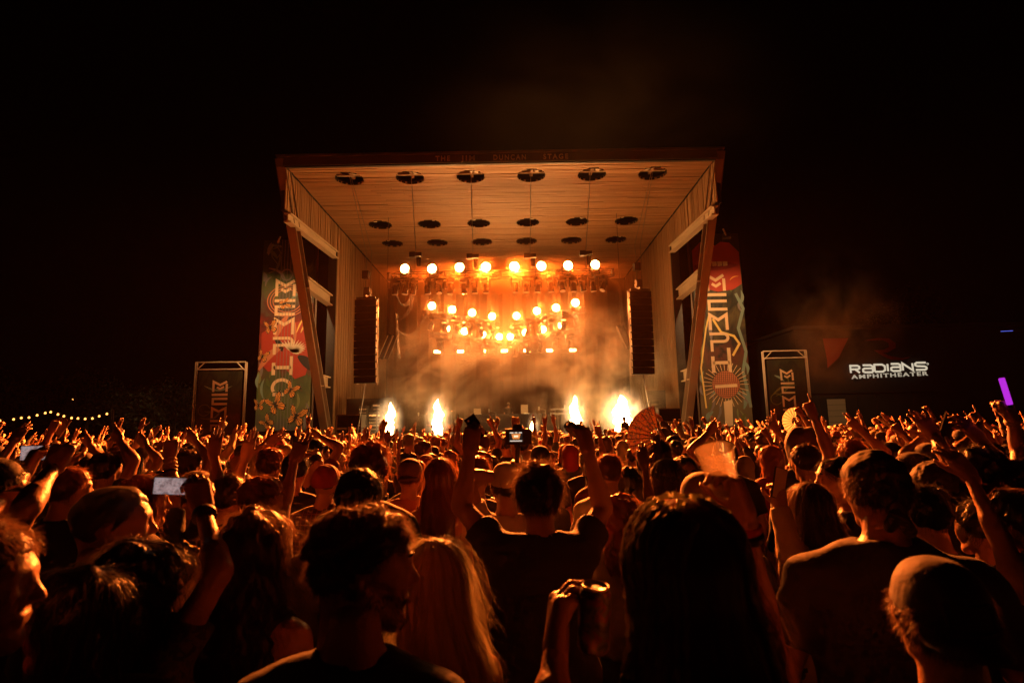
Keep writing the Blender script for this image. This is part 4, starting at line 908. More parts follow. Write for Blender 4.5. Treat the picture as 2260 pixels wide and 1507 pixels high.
def brim(kind):
    m = MB(); s = 1 if kind == 'cap' else -1; n = 12; top = []; 
    for lay in (0, 1):
        for k in range(n+1):
            a = math.pi*(k/n); x = math.cos(a)
            for q in (0, 1):
                rad = 1.0; yy = .088 if q == 0 else .088+.075*math.sin(a)**.6; xx = x*.078 if q == 0 else x*.078
                yi = .03+.075*math.sin(a) if q == 0 else .03+.148*math.sin(a)**.75
                top.append((xx, s*yi-(.01 if s > 0 else .008), .046-.02*q*math.sin(a)-.028*x*x-lay*.004+(0 if s > 0 else -.022)))
    w = 2*(n+1)
    for k in range(n):
        i = 2*k; m.f += [(i, i+1, i+3, i+2), (w+i, w+i+2, w+i+3, w+i+1), (i+1, w+i+1, w+i+3, i+3)]
    m.v = top; return m
LEG = {}
def grow(sp):
    """meshes (V, Q, part name, slot) of one person in local space; sp: pose and look"""
    fem = sp.get('sex') == 'f'; v = sp.get('v', .018); vh = sp.get('vh', .008); sh = sp.get('sh', .152 if fem else .176)*sp.get('wide', 1); seed = sp.get('seed', 1); wide = sp.get('wide', 1.0)
    out = []
    HC = A3(*sp.get('head_at', (0, .03, 1.635))); HR = eul(*sp.get('head', (0, 0, 0)))
    nb = A3(0, -.02, 1.455)
    joints = {}
    for s, nm in ((1, 'R'), (-1, 'L')):
        S = A3(s*sh, -.015, 1.385); arm = sp.get(nm)
        if arm is None: E = A3(s*(sh+.067+.3*max(0, wide-1)), -.02, 1.11); Wr = A3(s*(sh+.082+.3*max(0, wide-1)), .09, .87); palm = A3(-s, .2, 0); pose = 'relax'; fd = None
        else:
            Wr = A3(*arm['w']); palm = A3(*arm.get('palm', (0, 1, 0))); pose = arm.get('pose', 'open'); fd = arm.get('f')
            lift = np.clip((Wr[2]-1.3)/.6, 0, 1); S = S+A3(-s*.030*lift, .01*lift, .055*lift)
            if 'e' in arm: E = A3(*arm['e'])
            else:
                l1, l2 = .295, .265; d = Wr-S; D = np.linalg.norm(d)
                if D > (l1+l2)*.985: Wr = S+d/D*(l1+l2)*.985; d = Wr-S; D = np.linalg.norm(d)
                a = (l1*l1-l2*l2+D*D)/(2*D); h = math.sqrt(max(0, l1*l1-a*a)); pole = A3(*arm.get('pole', (s*.6, -.3, -.6))); u = d/D; pole = unit(pole-u*np.dot(pole, u)); E = S+u*a+pole*h
        joints[nm] = (s, S, E, Wr, palm, pose, fd)
    # ---- body
    allp = [j for J in joints.values() for j in J[1:4]]
    lo = np.minimum(np.min(allp, 0), A3(-.26, -.2, .88))-.09; hi = np.maximum(np.max(allp, 0), A3(.26, .2, 1.5))+.09
    f = Field(lo, hi, v)
    def torso(f, t, loose=0):
        wq = wide
        f.cone((-.075*wq,0,.96),(.075*wq,0,.96), .118+t, .118+t, .03, (1,.86,1)); f.cone((0,.005,1.0),(0,.01,1.16), .128*wq+t+loose*.5, .122*wq+t+loose, .05, (1.08,.80 if not sp.get('belly') else 1.05,1))
        f.cone((0,.01,1.16),(0,.0,1.33), .122*wq+t+loose, .142*wq+t, .05, (1.12,.76,1)); f.cone((-.07*wq,-.01,1.325),(.07*wq,-.01,1.325), .100+t, .100+t, .05, (1,.95,1))
        for s_, S, E, Wr, *_ in joints.values(): f.cone((s_*.03,-.018,1.43),S-A3(0,0,.0), .056+t*.7, .050+t*.7, .05)
        f.cone((0,-.03,1.40),(0,-.025,1.455), .085+t*.5, .062+t*.3, .04)
    torso(f, 0); f.cone(nb-A3(0,0,.03), nb+A3(0,.012,.10), .062 if not fem else .052, .054 if not fem else .046, .025)
    ah = A3(0,0,0)
    for s_, S, E, Wr, *_ in joints.values():
        r = (.046 if not fem else .040)*sp.get('armw', 1); f.cone(S, E, r*1.18, r*.88, .035); f.cone(E, Wr, r*.92, r*.56, .015); m_ = E+(Wr-E)*.28; f.cone(E+(Wr-E)*.1, m_, r*.9, r*.92, .02)
    parts = [f.nets()]
    key = (fem,)
    if key not in LEG:
        g = Field((-.24,-.16,-.01), (.24,.26,1.0), .03); t_ = Field((-.26,-.18,-.01), (.26,.28,1.08), .026)
        for s in (-1, 1):
            g.cone((s*.09,0,.92),(s*.10,.015,.5), .085, .055, .02); g.cone((s*.10,.015,.5),(s*.105,-.02,.1), .055, .038, .02); g.cone((s*.105,-.03,.05),(s*.115,.15,.035), .042, .035, .02)
            t_.cone((s*.09,0,.90),(s*.10,.015,.5), .100, .075, .02); t_.cone((s*.10,.015,.5),(s*.105,-.02,.10), .075, .064, .02); t_.cone((s*.105,-.03,.055),(s*.115,.17,.04), .055, .044, .02)
        t_.cone((-.07,0,.95),(.07,0,.95), .128, .128, .04, (1,.88,1)); t_.f = np.maximum(t_.f, t_.full()[2]-.93)
        LEG[key] = (g.nets(), t_.nets())
    parts.append(LEG[key][0]); lv, lq = LEG[key][1]
    # ---- head
    hf = head_field(vh, fem); hv, hq = hf.nets(); parts.append((HC+hv@HR.T, hq))
    # ---- hands
    vhd = sp.get('vhand', .0065); tip = {}
    for nm, (s_, S, E, Wr, palm, pose, fd) in joints.items():
        fdir = unit(A3(*fd)) if fd is not None else unit(Wr-E); hf_, T = hand(s_, Wr, fdir, unit(palm), pose, vhd); parts.append(hf_.nets()); tip[nm] = T
    # necks and wrists overlap their neighbours inside one mesh
    out.append(('person', *joinVF(parts)))
    # ---- shirt
    st = sp.get('shirt', 'tee'); f = Field(np.minimum(lo, (-.3,-.24,.74)), np.maximum(hi, (.3,.24,1.52)), v)
    torso(f, .018 if st != 'hoodie' else .022, .022 if st not in ('tank',) else .004); x, y, z = f.full()
    hem = .80 if st != 'tank' else .86
    f.cone((0,0,hem-.08),(0,0,1.02), .160*(1+.5*(wide-1)), .140*(1+.7*(wide-1)), .04, (1.18,.96,1))
    if st == 'tank':
        for s_, S, E, *_ in joints.values(): f.cone(S+A3(s_*.02,0,0), E, .085, .08, .02, sub=True)
        f.cone((0,.03,1.56),(0,.0,1.47), .10, .07, .02, sub=True)
    else:
        for s_, S, E, Wr, *_ in joints.values():
            d = unit(E-S); L_ = np.linalg.norm(E-S)
            if st == 'tee': e = S+d*L_*(.66 if Wr[2] < 1.3 else .5); rs = (.046 if not fem else .040)*sp.get('armw', 1)*1.18+.015; f.cone(S, S+d*L_*.9, rs, rs+.002, .035, cut=(e, d))
            else:
                d2 = unit(Wr-E); f.cone(S, E, .068, .062, .035); f.cone(E, Wr+d2*.05, .062, .046, .03, cut=(Wr-d2*.01, d2))
        f.cone((0,.01,1.58),(0,-.01,1.475), .078, .064, .012, sub=True)
    f.f = np.maximum(f.f+lumps(f, .0045 if st != 'hoodie' else .007, 26, seed)+.003*np.sin(x*30+z*22+np.sin(y*20+z*9)*2), hem-z)
    out.append(('shirt', *f.nets()))
    out.append(('trousers', lv, lq))
    # ---- hair and hats
    hs = sp.get('hair', 'short'); hat = sp.get('hat'); vr = sp.get('vr', .009)
    def toW(V): return HC+V@HR.T
    if hs != 'none':
        f = hair_fields(hs, vr, seed, fem, sp.get('hlen', .38)); V, Q = f.nets()
        n = sp.get('strands', 260); w = sp.get('sw', .0035); ps = [(V, Q)]
        if n and hs != 'fade':
            kw = dict(short=dict(L_=.03, lift=.5, segs=2), under=dict(L_=.025, lift=.5, segs=2), messy=dict(L_=.05, lift=.4, curl=.25, segs=4, jitter=.3), curly=dict(L_=.032, lift=.5, curl=.9, segs=6, jitter=.25), afro=dict(L_=.05, lift=.8, curl=.9, segs=5, jitter=.3), bob=dict(L_=.13, lift=.06, segs=5), bun=dict(L_=.04, lift=.25, segs=3),
                pony=dict(L_=.09, lift=.08, segs=4), long=dict(L_=.22, lift=.05, segs=7, jitter=.07), half=dict(L_=.2, lift=.05, segs=7, jitter=.07), wavy=dict(L_=.2, lift=.13, curl=.35, segs=9, jitter=.12), braids=dict(L_=.04, lift=.05, segs=3, jitter=.06))[hs]
            ps.append(strands(f, V, Q, n, w=w, seed=seed, **kw))
            if sp.get('fly'): ps.append(strands(f, V, Q, int(n*.12), w=w*.6, seed=seed+7, L_=kw['L_']*.55, lift=.4, segs=4, jitter=.22))
        V, Q = joinVF(ps); out.append(('hair', toW(V), Q))
        if hs == 'braids':
            bv, bq = plaits(f, *f.nets(), 110, .50, .0058, seed); out.append(('braids', toW(bv), bq))
    if hat:
        f = hat_fields(hat, vr, seed); V, Q = f.nets(); out.append((dict(cap='cap', capback='cap', beanie='beanie', bucket='bucket_hat', hood='hood', bandana='bandana')[hat], toW(V), Q))
        if hat in ('cap', 'capback'):
            b = brim(hat); bv = np.array(b.v); out.append(('cap_brim', toW(bv), [tuple(q) for q in b.f]))
    return out, dict(tip=tip, HC=HC, HR=HR, joints=joints)
# ---- looks
def hairmat(name, c):
    m = bpy.data.materials.new(name); m.use_nodes = True; nt = m.node_tree; b = nt.nodes['Principled BSDF']; b.inputs['Base Color'].default_value = (*c, 1); b.inputs['Roughness'].default_value = .38; b.inputs['Specular IOR Level'].default_value = .8
    t = nd(m, 'ShaderNodeBsdfTranslucent'); t.inputs[0].default_value = (*[min(.42, x*3.2+.03) for x in c], 1); mx = nd(m, 'ShaderNodeMixShader'); mx.inputs[0].default_value = .5
    g = nd(m, 'ShaderNodeNewGeometry'); r = nd(m, 'ShaderNodeMapRange'); r.inputs[3].default_value = .55; r.inputs[4].default_value = 1.5; lk(m, g.outputs['Random Per Island'], r.inputs[0])
    hv = nd(m, 'ShaderNodeHueSaturation'); hv.inputs['Color'].default_value = (*c, 1); lk(m, r.outputs[0], hv.inputs['Value']); lk(m, hv.outputs[0], b.inputs['Base Color'])
    o = nt.nodes['Material Output']; lk(m, b.outputs[0], mx.inputs[1]); lk(m, t.outputs[0], mx.inputs[2]); lk(m, mx.outputs[0], o.inputs[0]); return m
SKIN = {k: mat('skin ' + k, c, .42, spec=.6, var=.2, scale=18, bump=.18, bscale=90) for k, c in dict(fair=(.42,.23,.15), tan=(.29,.15,.09), brown=(.16,.08,.048), dark=(.08,.04,.025)).items()}
HAIR = {k: hairmat('hair ' + k, c) for k, c in dict(black=(.012,.009,.007), brown=(.05,.026,.013), auburn=(.11,.04,.016), blond=(.34,.20,.085), grey=(.22,.19,.16), backlit=(.26,.15,.07)).items()}  # last colour is for the dark braids, lightened to carry their backlit glow
CLOTH = {k: mat(k + ' cloth', c, .75, spec=.4, var=.15, scale=20, bump=.35, bscale=16, sheen=.10) for k, c in dict(black=(.014,.013,.013), charcoal=(.05,.047,.045), navy=(.02,.024,.045), grey=(.16,.15,.14), white=(.62,.56,.48), cream=(.5,.4,.27), orange=(.42,.15,.05), red=(.28,.03,.02), maroon=(.12,.02,.02), green=(.06,.09,.04), blue=(.06,.09,.16), olive=(.10,.09,.04), pink=(.4,.16,.14), brown=(.11,.06,.035)).items()}
CLOTH['denim'] = mat('denim', (.05,.06,.09), .9, var=.2, scale=30); SHOE = mat('shoe', (.03,.028,.026), .6)
def checked(name, c1, c2, sc):
    m = bpy.data.materials.new(name); m.use_nodes = True; b = m.node_tree.nodes['Principled BSDF']; b.inputs['Roughness'].default_value = .85; b.inputs['Sheen Weight'].default_value = .2
    tc = nd(m, 'ShaderNodeTexCoord'); w1 = nd(m, 'ShaderNodeTexWave', bands_direction='X'); w2 = nd(m, 'ShaderNodeTexWave', bands_direction='Z')
    ad = nd(m, 'ShaderNodeMath', operation='MAXIMUM')
    for w in (w1, w2): w.inputs['Scale'].default_value = sc; w.inputs['Distortion'].default_value = 1.2; w.inputs['Detail'].default_value = 1; lk(m, tc.outputs['Object'], w.inputs['Vector'])
    lk(m, w1.outputs['Fac'], ad.inputs[0]); lk(m, w2.outputs['Fac'], ad.inputs[1]); cr = nd(m, 'ShaderNodeValToRGB'); cr.color_ramp.elements[0].position = .86; cr.color_ramp.elements[0].color = (*c1, 1); cr.color_ramp.elements[1].position = .97; cr.color_ramp.elements[1].color = (*c2, 1)
    lk(m, ad.outputs[0], cr.inputs[0]); lk(m, cr.outputs[0], b.inputs['Base Color']); return m
def blotch(name, cols, sc, rough=.8):
    m = bpy.data.materials.new(name); m.use_nodes = True; b = m.node_tree.nodes['Principled BSDF']; b.inputs['Roughness'].default_value = rough
    tc = nd(m, 'ShaderNodeTexCoord'); n = nd(m, 'ShaderNodeTexNoise'); n.inputs['Scale'].default_value = sc; n.inputs['Detail'].default_value = 2; n.inputs['Distortion'].default_value = 1; lk(m, tc.outputs['Object'], n.inputs['Vector'])
    cr = nd(m, 'ShaderNodeValToRGB'); cr.color_ramp.interpolation = 'CONSTANT'; el = cr.color_ramp.elements
    for i, c in enumerate(cols):
        p = .3+.45*i/len(cols) if i else 0; e = el[i] if i < 2 else el.new(p); e.position = p; e.color = (*c, 1)
    lk(m, n.outputs[0], cr.inputs[0]); lk(m, cr.outputs[0], b.inputs['Base Color']); return m
CLOTH['plaid'] = checked('woven check cloth', (.06,.02,.016), (.20,.08,.05), 9); CLOTH['camo'] = blotch('camouflage cloth', [(.03,.03,.015),(.10,.08,.04),(.05,.06,.03),(.16,.13,.08)], 22)
def dress(parts, sp):
    """one object tree from grown parts"""
    root = None; made = {}
    for nm, V, Q in parts:
        me = npmesh(nm, V, Q)
        par = root if nm != 'cap_brim' else made.get('cap')
        m = {'person': SKIN[sp.get('skin', 'fair')], 'shirt': CLOTH[sp.get('cloth', 'black')], 'hair': HAIR[sp.get('hcol', 'brown')], 'braids': HAIR['backlit'], 'trousers': [CLOTH[sp.get('legs', 'denim')], SHOE]}.get(nm, CLOTH[sp.get('hatc', 'black')])
        o = link(nm, me, par, m, True); made[nm] = o
        if nm == 'trousers':
            z = np.array([p.center.z for p in me.polygons]); me.polygons.foreach_set('material_index', (z < .085).astype(np.int32))
        if root is None: root = o
    return root, made
# ================================================================== people near the camera
FIG = []     # (x, y) already taken
HI = dict(v=.013, vh=.0052, vhand=.0042, vr=.0062, strands=6500, sw=.0009, fly=1)
ME = dict(v=.016, vh=.0065, vhand=.0055, vr=.0075, strands=1500, sw=.0016, fly=1)
SEED = [100]
def put(hx_, hy_, d, label, rz=0.0, q=ME, z=None, **sp):
    """a person whose head is seen at photograph pixel (hx_, hy_) d metres ahead, feet on the ground"""
    SEED[0] += 1; hp = P(hx_, hy_, d); s = hp.z/1.635; R = Matrix.Rotation(rz, 3, 'Z'); off = R @ Vector((0, .03*s, 0)); root = Vector((hp.x-off.x, hp.y-off.y, 0))
    sp = {**q, 'seed': SEED[0], **sp}; Ri = R.transposed()
    def loc(t): return tuple(Ri @ ((P(*t)-root)/s))
    for k in ('L', 'R'):
        if k in sp:
            a = dict(sp[k])
            for c in ('e', 'w'):
                if c in a: a[c] = loc(a[c])
            for c in ('palm', 'f', 'pole'):
                if c in a: a[c] = tuple(Ri @ Vector(a[c]))
            sp[k] = a
    parts, inf = grow(sp); o, made = dress(parts, sp); o.location = root; o.rotation_euler = (0, 0, rz); o.scale = (s, s, s)
    tag(o, label, 'person', 'people in the crowd'); FIG.append((root.x, root.y, .34*s))
    mw = Matrix.Translation(root) @ R.to_4x4() @ Matrix.Diagonal((s, s, s, 1))
    inf['W'] = lambda p: mw @ Vector([float(c) for c in p]); inf['made'] = made; inf['s'] = s; inf['o'] = o
    return inf
def ring_on(inf, nm, m, t=.94, r=.034, h=.022, name='wristband'):
    s_, S, E, Wr, *_ = inf['joints'][nm]; d = unit(Wr-E); c = E+(Wr-E)*t
    mb = MB(); mb.tube([c-d*h/2, c-d*h*.2, c+d*h*.2, c+d*h/2], [r*.97, r, r, r*.97], 14); mb.obj(name, m, inf['o'], True)
def glasses(inf, m):
    HC, HR = inf['HC'], inf['HR']; mb = MB()
    for q in (-1, 1):
        mb.lathe([(.005,0),(.024,0),(.026,.002),(.024,.004),(.005,.004)], 16, (q*.032, .103, .012), 'y'); mb.tube([(q*.056,.098,.018),(q*.08,.05,.02),(q*.083,-.02,.018)], .0025, 5)
    mb.tube([(-.01,.108,.016),(.01,.108,.016)], .0025, 5); mb.v = [tuple(HC+HR@np.array(v)) for v in mb.v]; return mb.obj('sunglasses', m, inf['o'], True)
def face(inf, hair):
    HC, HR = inf['HC'], inf['HR']; mb = MB()
    for q in (-1, 1): mb.tube([(q*.014,.100,.038),(q*.030,.101,.044),(q*.048,.086,.038)], [.004,.0045,.002], 6)
    mb.v = [tuple(HC+HR@np.array(v)) for v in mb.v]; mb.obj('eyebrows', hair, inf['o'], True)
    for q in (-1, 1):
        m = MB(); m.lathe([(.001,.0135),(.006,.0122),(.010,.008),(.0127,0),(.001,-.012)], 12, (q*.031,.0805,.014), 'y'); m.v = [tuple(HC+HR@np.array(v)) for v in m.v]; m.obj('eye', EYE, inf['o'], True)
def beard(inf, hair, seed=3):
    f = head_field(.005); x, y, z = f.full(); f.f = f.f-.0012
    f.f = np.maximum(f.f, np.maximum(z-np.interp(y, [-.02,.03,.08,.12], [.015,-.03,-.034,-.034]), np.maximum(-.010-y, -.118-z)))
    mouth = np.maximum(np.abs(x)-.021, np.maximum(np.abs(z+.055)-.011, .07-y)); f.f = np.maximum(f.f, -mouth)
    V, Q = f.nets(); V, Q = strands(f, V, Q, 2600, .010, .0011, seed, lift=.35, segs=2); link('beard', npmesh('beard', inf['HC']+V@inf['HR'].T, Q), inf['o'], hair, True)
EYE = mat('eye', (.3, .26, .22), .15); DARKGLASS = mat('dark glass', (.01, .01, .01), .1)
BAND = {k: mat(k + ' band', c, .5) for k, c in dict(red=(.4,.03,.02), black=(.02,.02,.02), beige=(.45,.33,.2), pink=(.5,.1,.3), green=(.3,.4,.05)).items()}
UP = (0, .25, 1)
# --- front row
curly = put(800, 1268, 1.27, 'curly-haired bearded man in black tee, profile turned toward a blond woman', rz=-.1, q=HI, hair='curly', hcol='brown', head=(-1.1, -.03, 0), cloth='black', skin='fair')
face(curly, HAIR['black']); beard(curly, HAIR['black'])
blond = put(945, 1290, 1.62, 'woman with long straight blond hair beside the curly-haired man', rz=.3, q=HI, hair='long', hcol='blond', sex='f', head=(.55, 0, 0), cloth='black', shirt='tank', hlen=.46)
wavy = put(566, 1222, 1.85, 'woman with very long wavy dark hair and bare shoulder', rz=-.12, q=HI, hair='wavy', hcol='brown', sex='f', head=(-.2, 0, 0), shirt='tank', cloth='black', hlen=.50, wide=1.08)
hero = put(1190, 1098, 2.38, 'man in dark grey tee, back turned, both arms thrust up before the stage', q=HI, hair='messy', hcol='brown', cloth='charcoal', wide=1.08,
    L=dict(e=(1018, 1116, 2.52), w=(1038, 988, 2.48), palm=(.5, 1, 0), pose='hold', f=(.14, .2, 1)), R=dict(e=(1330, 1120, 2.52), w=(1296, 990, 2.48), palm=(-.6, .8, 0), pose='hold', f=(-.22, .2, 1)))
braid = put(1506, 1268, 1.08, 'woman with long dark braided hair, nearest the camera at right of centre', rz=.05, q=HI, hair='braids', hcol='auburn', sex='f', shirt='tank', cloth='black', hlen=.52, skin='tan', head=(.1, 0, 0),
    L=dict(e=(1215, 1590, 1.10), w=(1228, 1420, 1.22), palm=(1, .1, 0), pose='hold', f=(.12, .2, 1)))  # auburn under the braids lightens black hair to carry the backlight
capman = put(2072, 1372, 1.24, 'man in a backwards cap with square strap patch, low at the right', rz=.0, q=HI, hair='under', hat='capback', hatc='charcoal', hcol='brown', head=(-.15, .1, 0), cloth='black', shirt='tee')
big = put(1932, 1086, 1.85, 'broad man in dark collared shirt wearing a camouflage headscarf', rz=-.25, q=HI, hair='under', hat='bandana', hatc='camo', hcol='brown', head=(.12, 0, 0), wide=1.16, cloth='charcoal', armw=1.15)
bald = put(248, 1166, 1.85, 'balding man with cropped grey hair looking right, ear lit', rz=-.3, q=HI, hair='fade', hcol='grey', head=(-.65, 0, 0), cloth='black', skin='fair')
film = put(312, 1300, 1.62, 'woman in a dark patterned dress raising a phone to film', rz=-.2, q=HI, hair='wavy', hcol='black', sex='f', head=(-.3, 0, 0), hlen=.36, cloth='camo', shirt='tee',
    R=dict(e=(484, 1262, 1.60), w=(446, 1118, 1.80), palm=(-.8, .6, 0), pose='hold', f=(-.35, .1, .9)))
shades = put(165, 1370, 1.38, 'dark-haired woman in sunglasses at the lower left corner', rz=.9, q=HI, hair='bob', hcol='black', sex='f', head=(.85, .05, 0), cloth='black'); glasses(shades, DARKGLASS); face(shades, HAIR['black'])
edge = put(-70, 1310, 1.15, 'man cut off by the left edge, orange-lit cheek', rz=-.5, q=HI, hair='short', hcol='brown', head=(-.7, 0, 0), cloth='red')
cupw = put(1585, 1300, 1.52, 'woman hidden behind the braids, arm lifted with a plastic cup', q=HI, hair='long', hcol='brown', sex='f', cloth='black', shirt='tank',
    R=dict(e=(1690, 1385, 1.48), w=(1642, 1130, 1.42), palm=(-1, -.2, .1), pose='hold', f=(-.28, .1, 1)))
# --- second row
whitecap = put(1552, 1118, 2.35, 'man in a pale cap worn backwards behind the braided hair', q=ME, hair='under', hat='capback', hatc='cream', cloth='navy', head=(.25, 0, 0))
scribble = put(1343, 1045, 4.0, 'man in a white long-sleeved tee with scribbled writing on the back', hair='short', hcol='auburn', cloth='white', shirt='long', wide=1.05)
bighead = put(816, 1040, 2.95, 'tall man with thick light-edged hair above the curly-haired man', hair='messy', hcol='auburn', cloth='black')
orange = put(905, 1054, 4.1, 'man in an orange tee and cap with curls below it', hair='under', hat='capback', hatc='brown', hcol='auburn', cloth='orange')
plaidm = put(720, 1068, 3.9, 'man in a red cap and checked dark red shirt', hair='fade', hat='beanie', hatc='red', hcol='brown', cloth='plaid')
dome = put(793, 1110, 2.35, 'man with smooth cropped dark hair and wide dark shoulders', hair='short', hcol='black', cloth='charcoal', wide=1.1)
p1 = put(652, 1040, 4.2, 'man in black tee with short dark hair left of the red cap', hair='short', hcol='black', cloth='black')
p2 = put(684, 1030, 4.7, 'man seen in profile behind the man in black tee', hair='short', hcol='black', head=(-1.1, 0, 0), cloth='black', rz=-.3)
q1 = put(972, 1056, 3.6, 'woman with long light brown hair left of the raised arms', hair='long', hcol='auburn', sex='f', cloth='pink', shirt='tank', hlen=.36)
q2 = put(1052, 1052, 3.8, 'man with short hair framed by the raised left arm', hair='short', hcol='auburn', cloth='charcoal')
camop = put(1118, 1075, 3.2, 'person holding up a camera on a monopod behind the raised arms', hair='under', hat='cap', hatc='white', cloth='white', L=dict(w=(1130, 1052, 3.2), pole=(-.7, -.2, -.6), palm=(1, 0, 0), pose='fist', f=(.1, 0, 1)))
r1 = put(1470, 1058, 3.7, 'woman in a dark beanie with long hair blowing left', hair='long', hcol='brown', sex='f', hat='beanie', hatc='black', cloth='black', rz=.25, head=(.3, 0, 0))
r2 = put(1512, 1045, 4.2, 'woman in round sunglasses turned toward the woman in the beanie', hair='long', hcol='black', sex='f', head=(1.9, 0, 0), rz=1.3, cloth='black'); glasses(r2, DARKGLASS)
s1 = put(1388, 1066, 4.3, 'person in orange tee with dark hair left of the beanie', hair='bob', hcol='black', cloth='orange', sex='f')
hood = put(1768, 988, 4.6, 'person in a brown hood and black long-sleeved top', hair='none', hat='hood', hatc='brown', cloth='black', shirt='long', v=.02)
phw = put(1786, 1118, 2.85, 'woman with long straight hair holding a phone up, cream blouse', rz=.1, hair='long', hcol='brown', sex='f', cloth='cream', shirt='long', hlen=.34, strands=2600,
    L=dict(e=(1748, 1225, 2.7), w=(1722, 1118, 2.8), palm=(0, 1, 0), pose='hold', f=(0, .1, 1)))
prof = put(1852, 1062, 3.0, 'smiling woman in profile left of the camouflage headscarf', rz=.9, hair='pony', hcol='black', sex='f', head=(.5, 0, 0), cloth='black'); face(prof, HAIR['black'])
capw = put(2102, 1082, 3.4, 'woman in a baseball cap facing left, printed top', rz=1.1, hair='bob', hcol='brown', sex='f', hat='cap', hatc='olive', head=(.4, 0, 0), cloth='camo', skin='tan')
rarm = put(2222, 1110, 2.9, 'curly blond woman at the right edge stretching an arm up', rz=.2, hair='wavy', hcol='auburn', sex='f', cloth='black', shirt='tank', hlen=.26, L=dict(e=(2205, 1170, 2.9), w=(2130, 1050, 3.0), palm=(-.3, 1, 0), pose='peace', f=(-.5, .1, 1)))
w1 = put(152, 1086, 3.2, 'man with light-edged short hair left of the balding man', rz=-.2, hair='short', hcol='auburn', head=(-.4, 0, 0), cloth='black')
x1 = put(318, 1112, 2.9, 'woman with curly brown hair behind the balding man', rz=-.3, hair='wavy', hcol='auburn', sex='f', head=(-.7, 0, 0), cloth='black', hlen=.26)
aa = put(-22, 1092, 2.3, 'man at the left edge holding a phone out with both arms', rz=-.35, hair='short', hcol='black', hat='cap', hatc='black', head=(-.3, 0, 0), cloth='black', R=dict(e=(58, 1120, 2.1), w=(118, 1030, 2.3), palm=(-.4, 1, 0), pose='hold', f=(.1, .4, 1)), L=dict(e=(-40, 1130, 2.2), w=(58, 1040, 2.5), palm=(.6, 1, 0), pose='hold', f=(.2, .3, 1)))
frizz = put(578, 1112, 2.9, 'woman with frizzy golden-edged hair above the long wavy hair', rz=-.2, hair='curly', hcol='auburn', sex='f', head=(-.4, 0, 0), cloth='brown', R=dict(e=(628, 1105, 3.0), w=(652, 1010, 3.1), palm=(0, 1, .2), pose='wave', f=(.3, .3, 1)))
m1 = put(505, 1100, 3.2, 'person in a dark shirt stretching one arm straight up left of centre', rz=-.15, hair='short', hcol='brown', cloth='black', L=dict(e=(482, 1080, 3.25), w=(472, 1000, 3.3), palm=(0, 1, .1), pose='open', f=(0, .2, 1)))
m2 = put(345, 1092, 3.2, 'person raising a fist ringed with bracelets near the filming phone', rz=-.2, hair='short', hcol='black', cloth='black', R=dict(e=(380, 1085, 3.2), w=(374, 1005, 3.25), palm=(0, 1, 0), pose='fist', f=(0, .1, 1)))
for t in (.55, .66, .77, .88): ring_on(m2, 'R', BAND['beige'] if t > .6 else BAND['black'], t, .038, .012, 'bracelet')
m3 = put(435, 1090, 3.4, 'person in a white tee reaching one open hand up', rz=-.2, hair='short', hcol='brown', cloth='white', hat='capback', hatc='grey', R=dict(e=(515, 1080, 3.45), w=(543, 1005, 3.5), palm=(0, 1, 0), pose='open', f=(.1, .2, 1)))
gl = put(2262, 1075, 2.9, 'person at the right edge waving a purple light stick', rz=.3, hair='short', hcol='black', cloth='black', L=dict(e=(2252, 990, 3.0), w=(2232, 920, 2.95), palm=(-.2, 1, 0), pose='fist', f=(-.2, .1, 1)))
n1 = put(2160, 1045, 3.0, 'person with arm bent over the head among the raised arms at right', rz=.3, hair='messy', hcol='black', cloth='black', L=dict(e=(2090, 1000, 3.0), w=(2060, 960, 3.1), palm=(0, 1, 0), pose='wave', f=(-.4, .1, .8)), R=dict(e=(2215, 1030, 3.0), w=(2160, 965, 3.0), palm=(-.3, 1, 0), pose='relax', f=(-.5, .1, .6)))
n2 = put(2015, 1050, 3.4, 'man in black tee behind the broad man, seen from behind', rz=.2, hair='short', hcol='black', hat='cap', hatc='black', cloth='black', wide=1.1)
n3 = put(2060, 1075, 3.0, 'person making a horns sign above the baseball cap woman', rz=.2, hair='none', hat='beanie', hatc='charcoal', cloth='charcoal', R=dict(e=(2125, 1085, 3.0), w=(2102, 1030, 2.95), palm=(0, 1, 0), pose='horns', f=(-.2, .1, 1)))
e1 = put(2252, 1150, 2.2, 'bare-armed woman in black at the right edge, one arm raised high', rz=.3, hair='pony', hcol='brown', sex='f', cloth='black', shirt='tank', L=dict(e=(2208, 1190, 2.2), w=(2138, 1046, 2.32), palm=(-.2, 1, 0), pose='relax', f=(-.5, .2, .9)))
e2 = put(2165, 1172, 2.5, 'dark-haired person in a black top right of the broad man', rz=.25, hair='messy', hcol='black', cloth='black')
e3 = put(2040, 1140, 2.4, 'man with short hair just right of the broad shoulders', rz=.2, hair='short', hcol='black', cloth='charcoal')
fanp = put(1452, 1010, 4.3, 'person raising a large patterned folding fan', hair='short', hcol='black', cloth='charcoal', R=dict(e=(1438, 1040, 4.4), w=(1452, 985, 4.25), palm=(-1, .2, 0), pose='fist', f=(.05, 0, 1)))
MID = dict(v=.020, vh=.0085, vhand=.006, vr=.0095, strands=420, sw=.003)
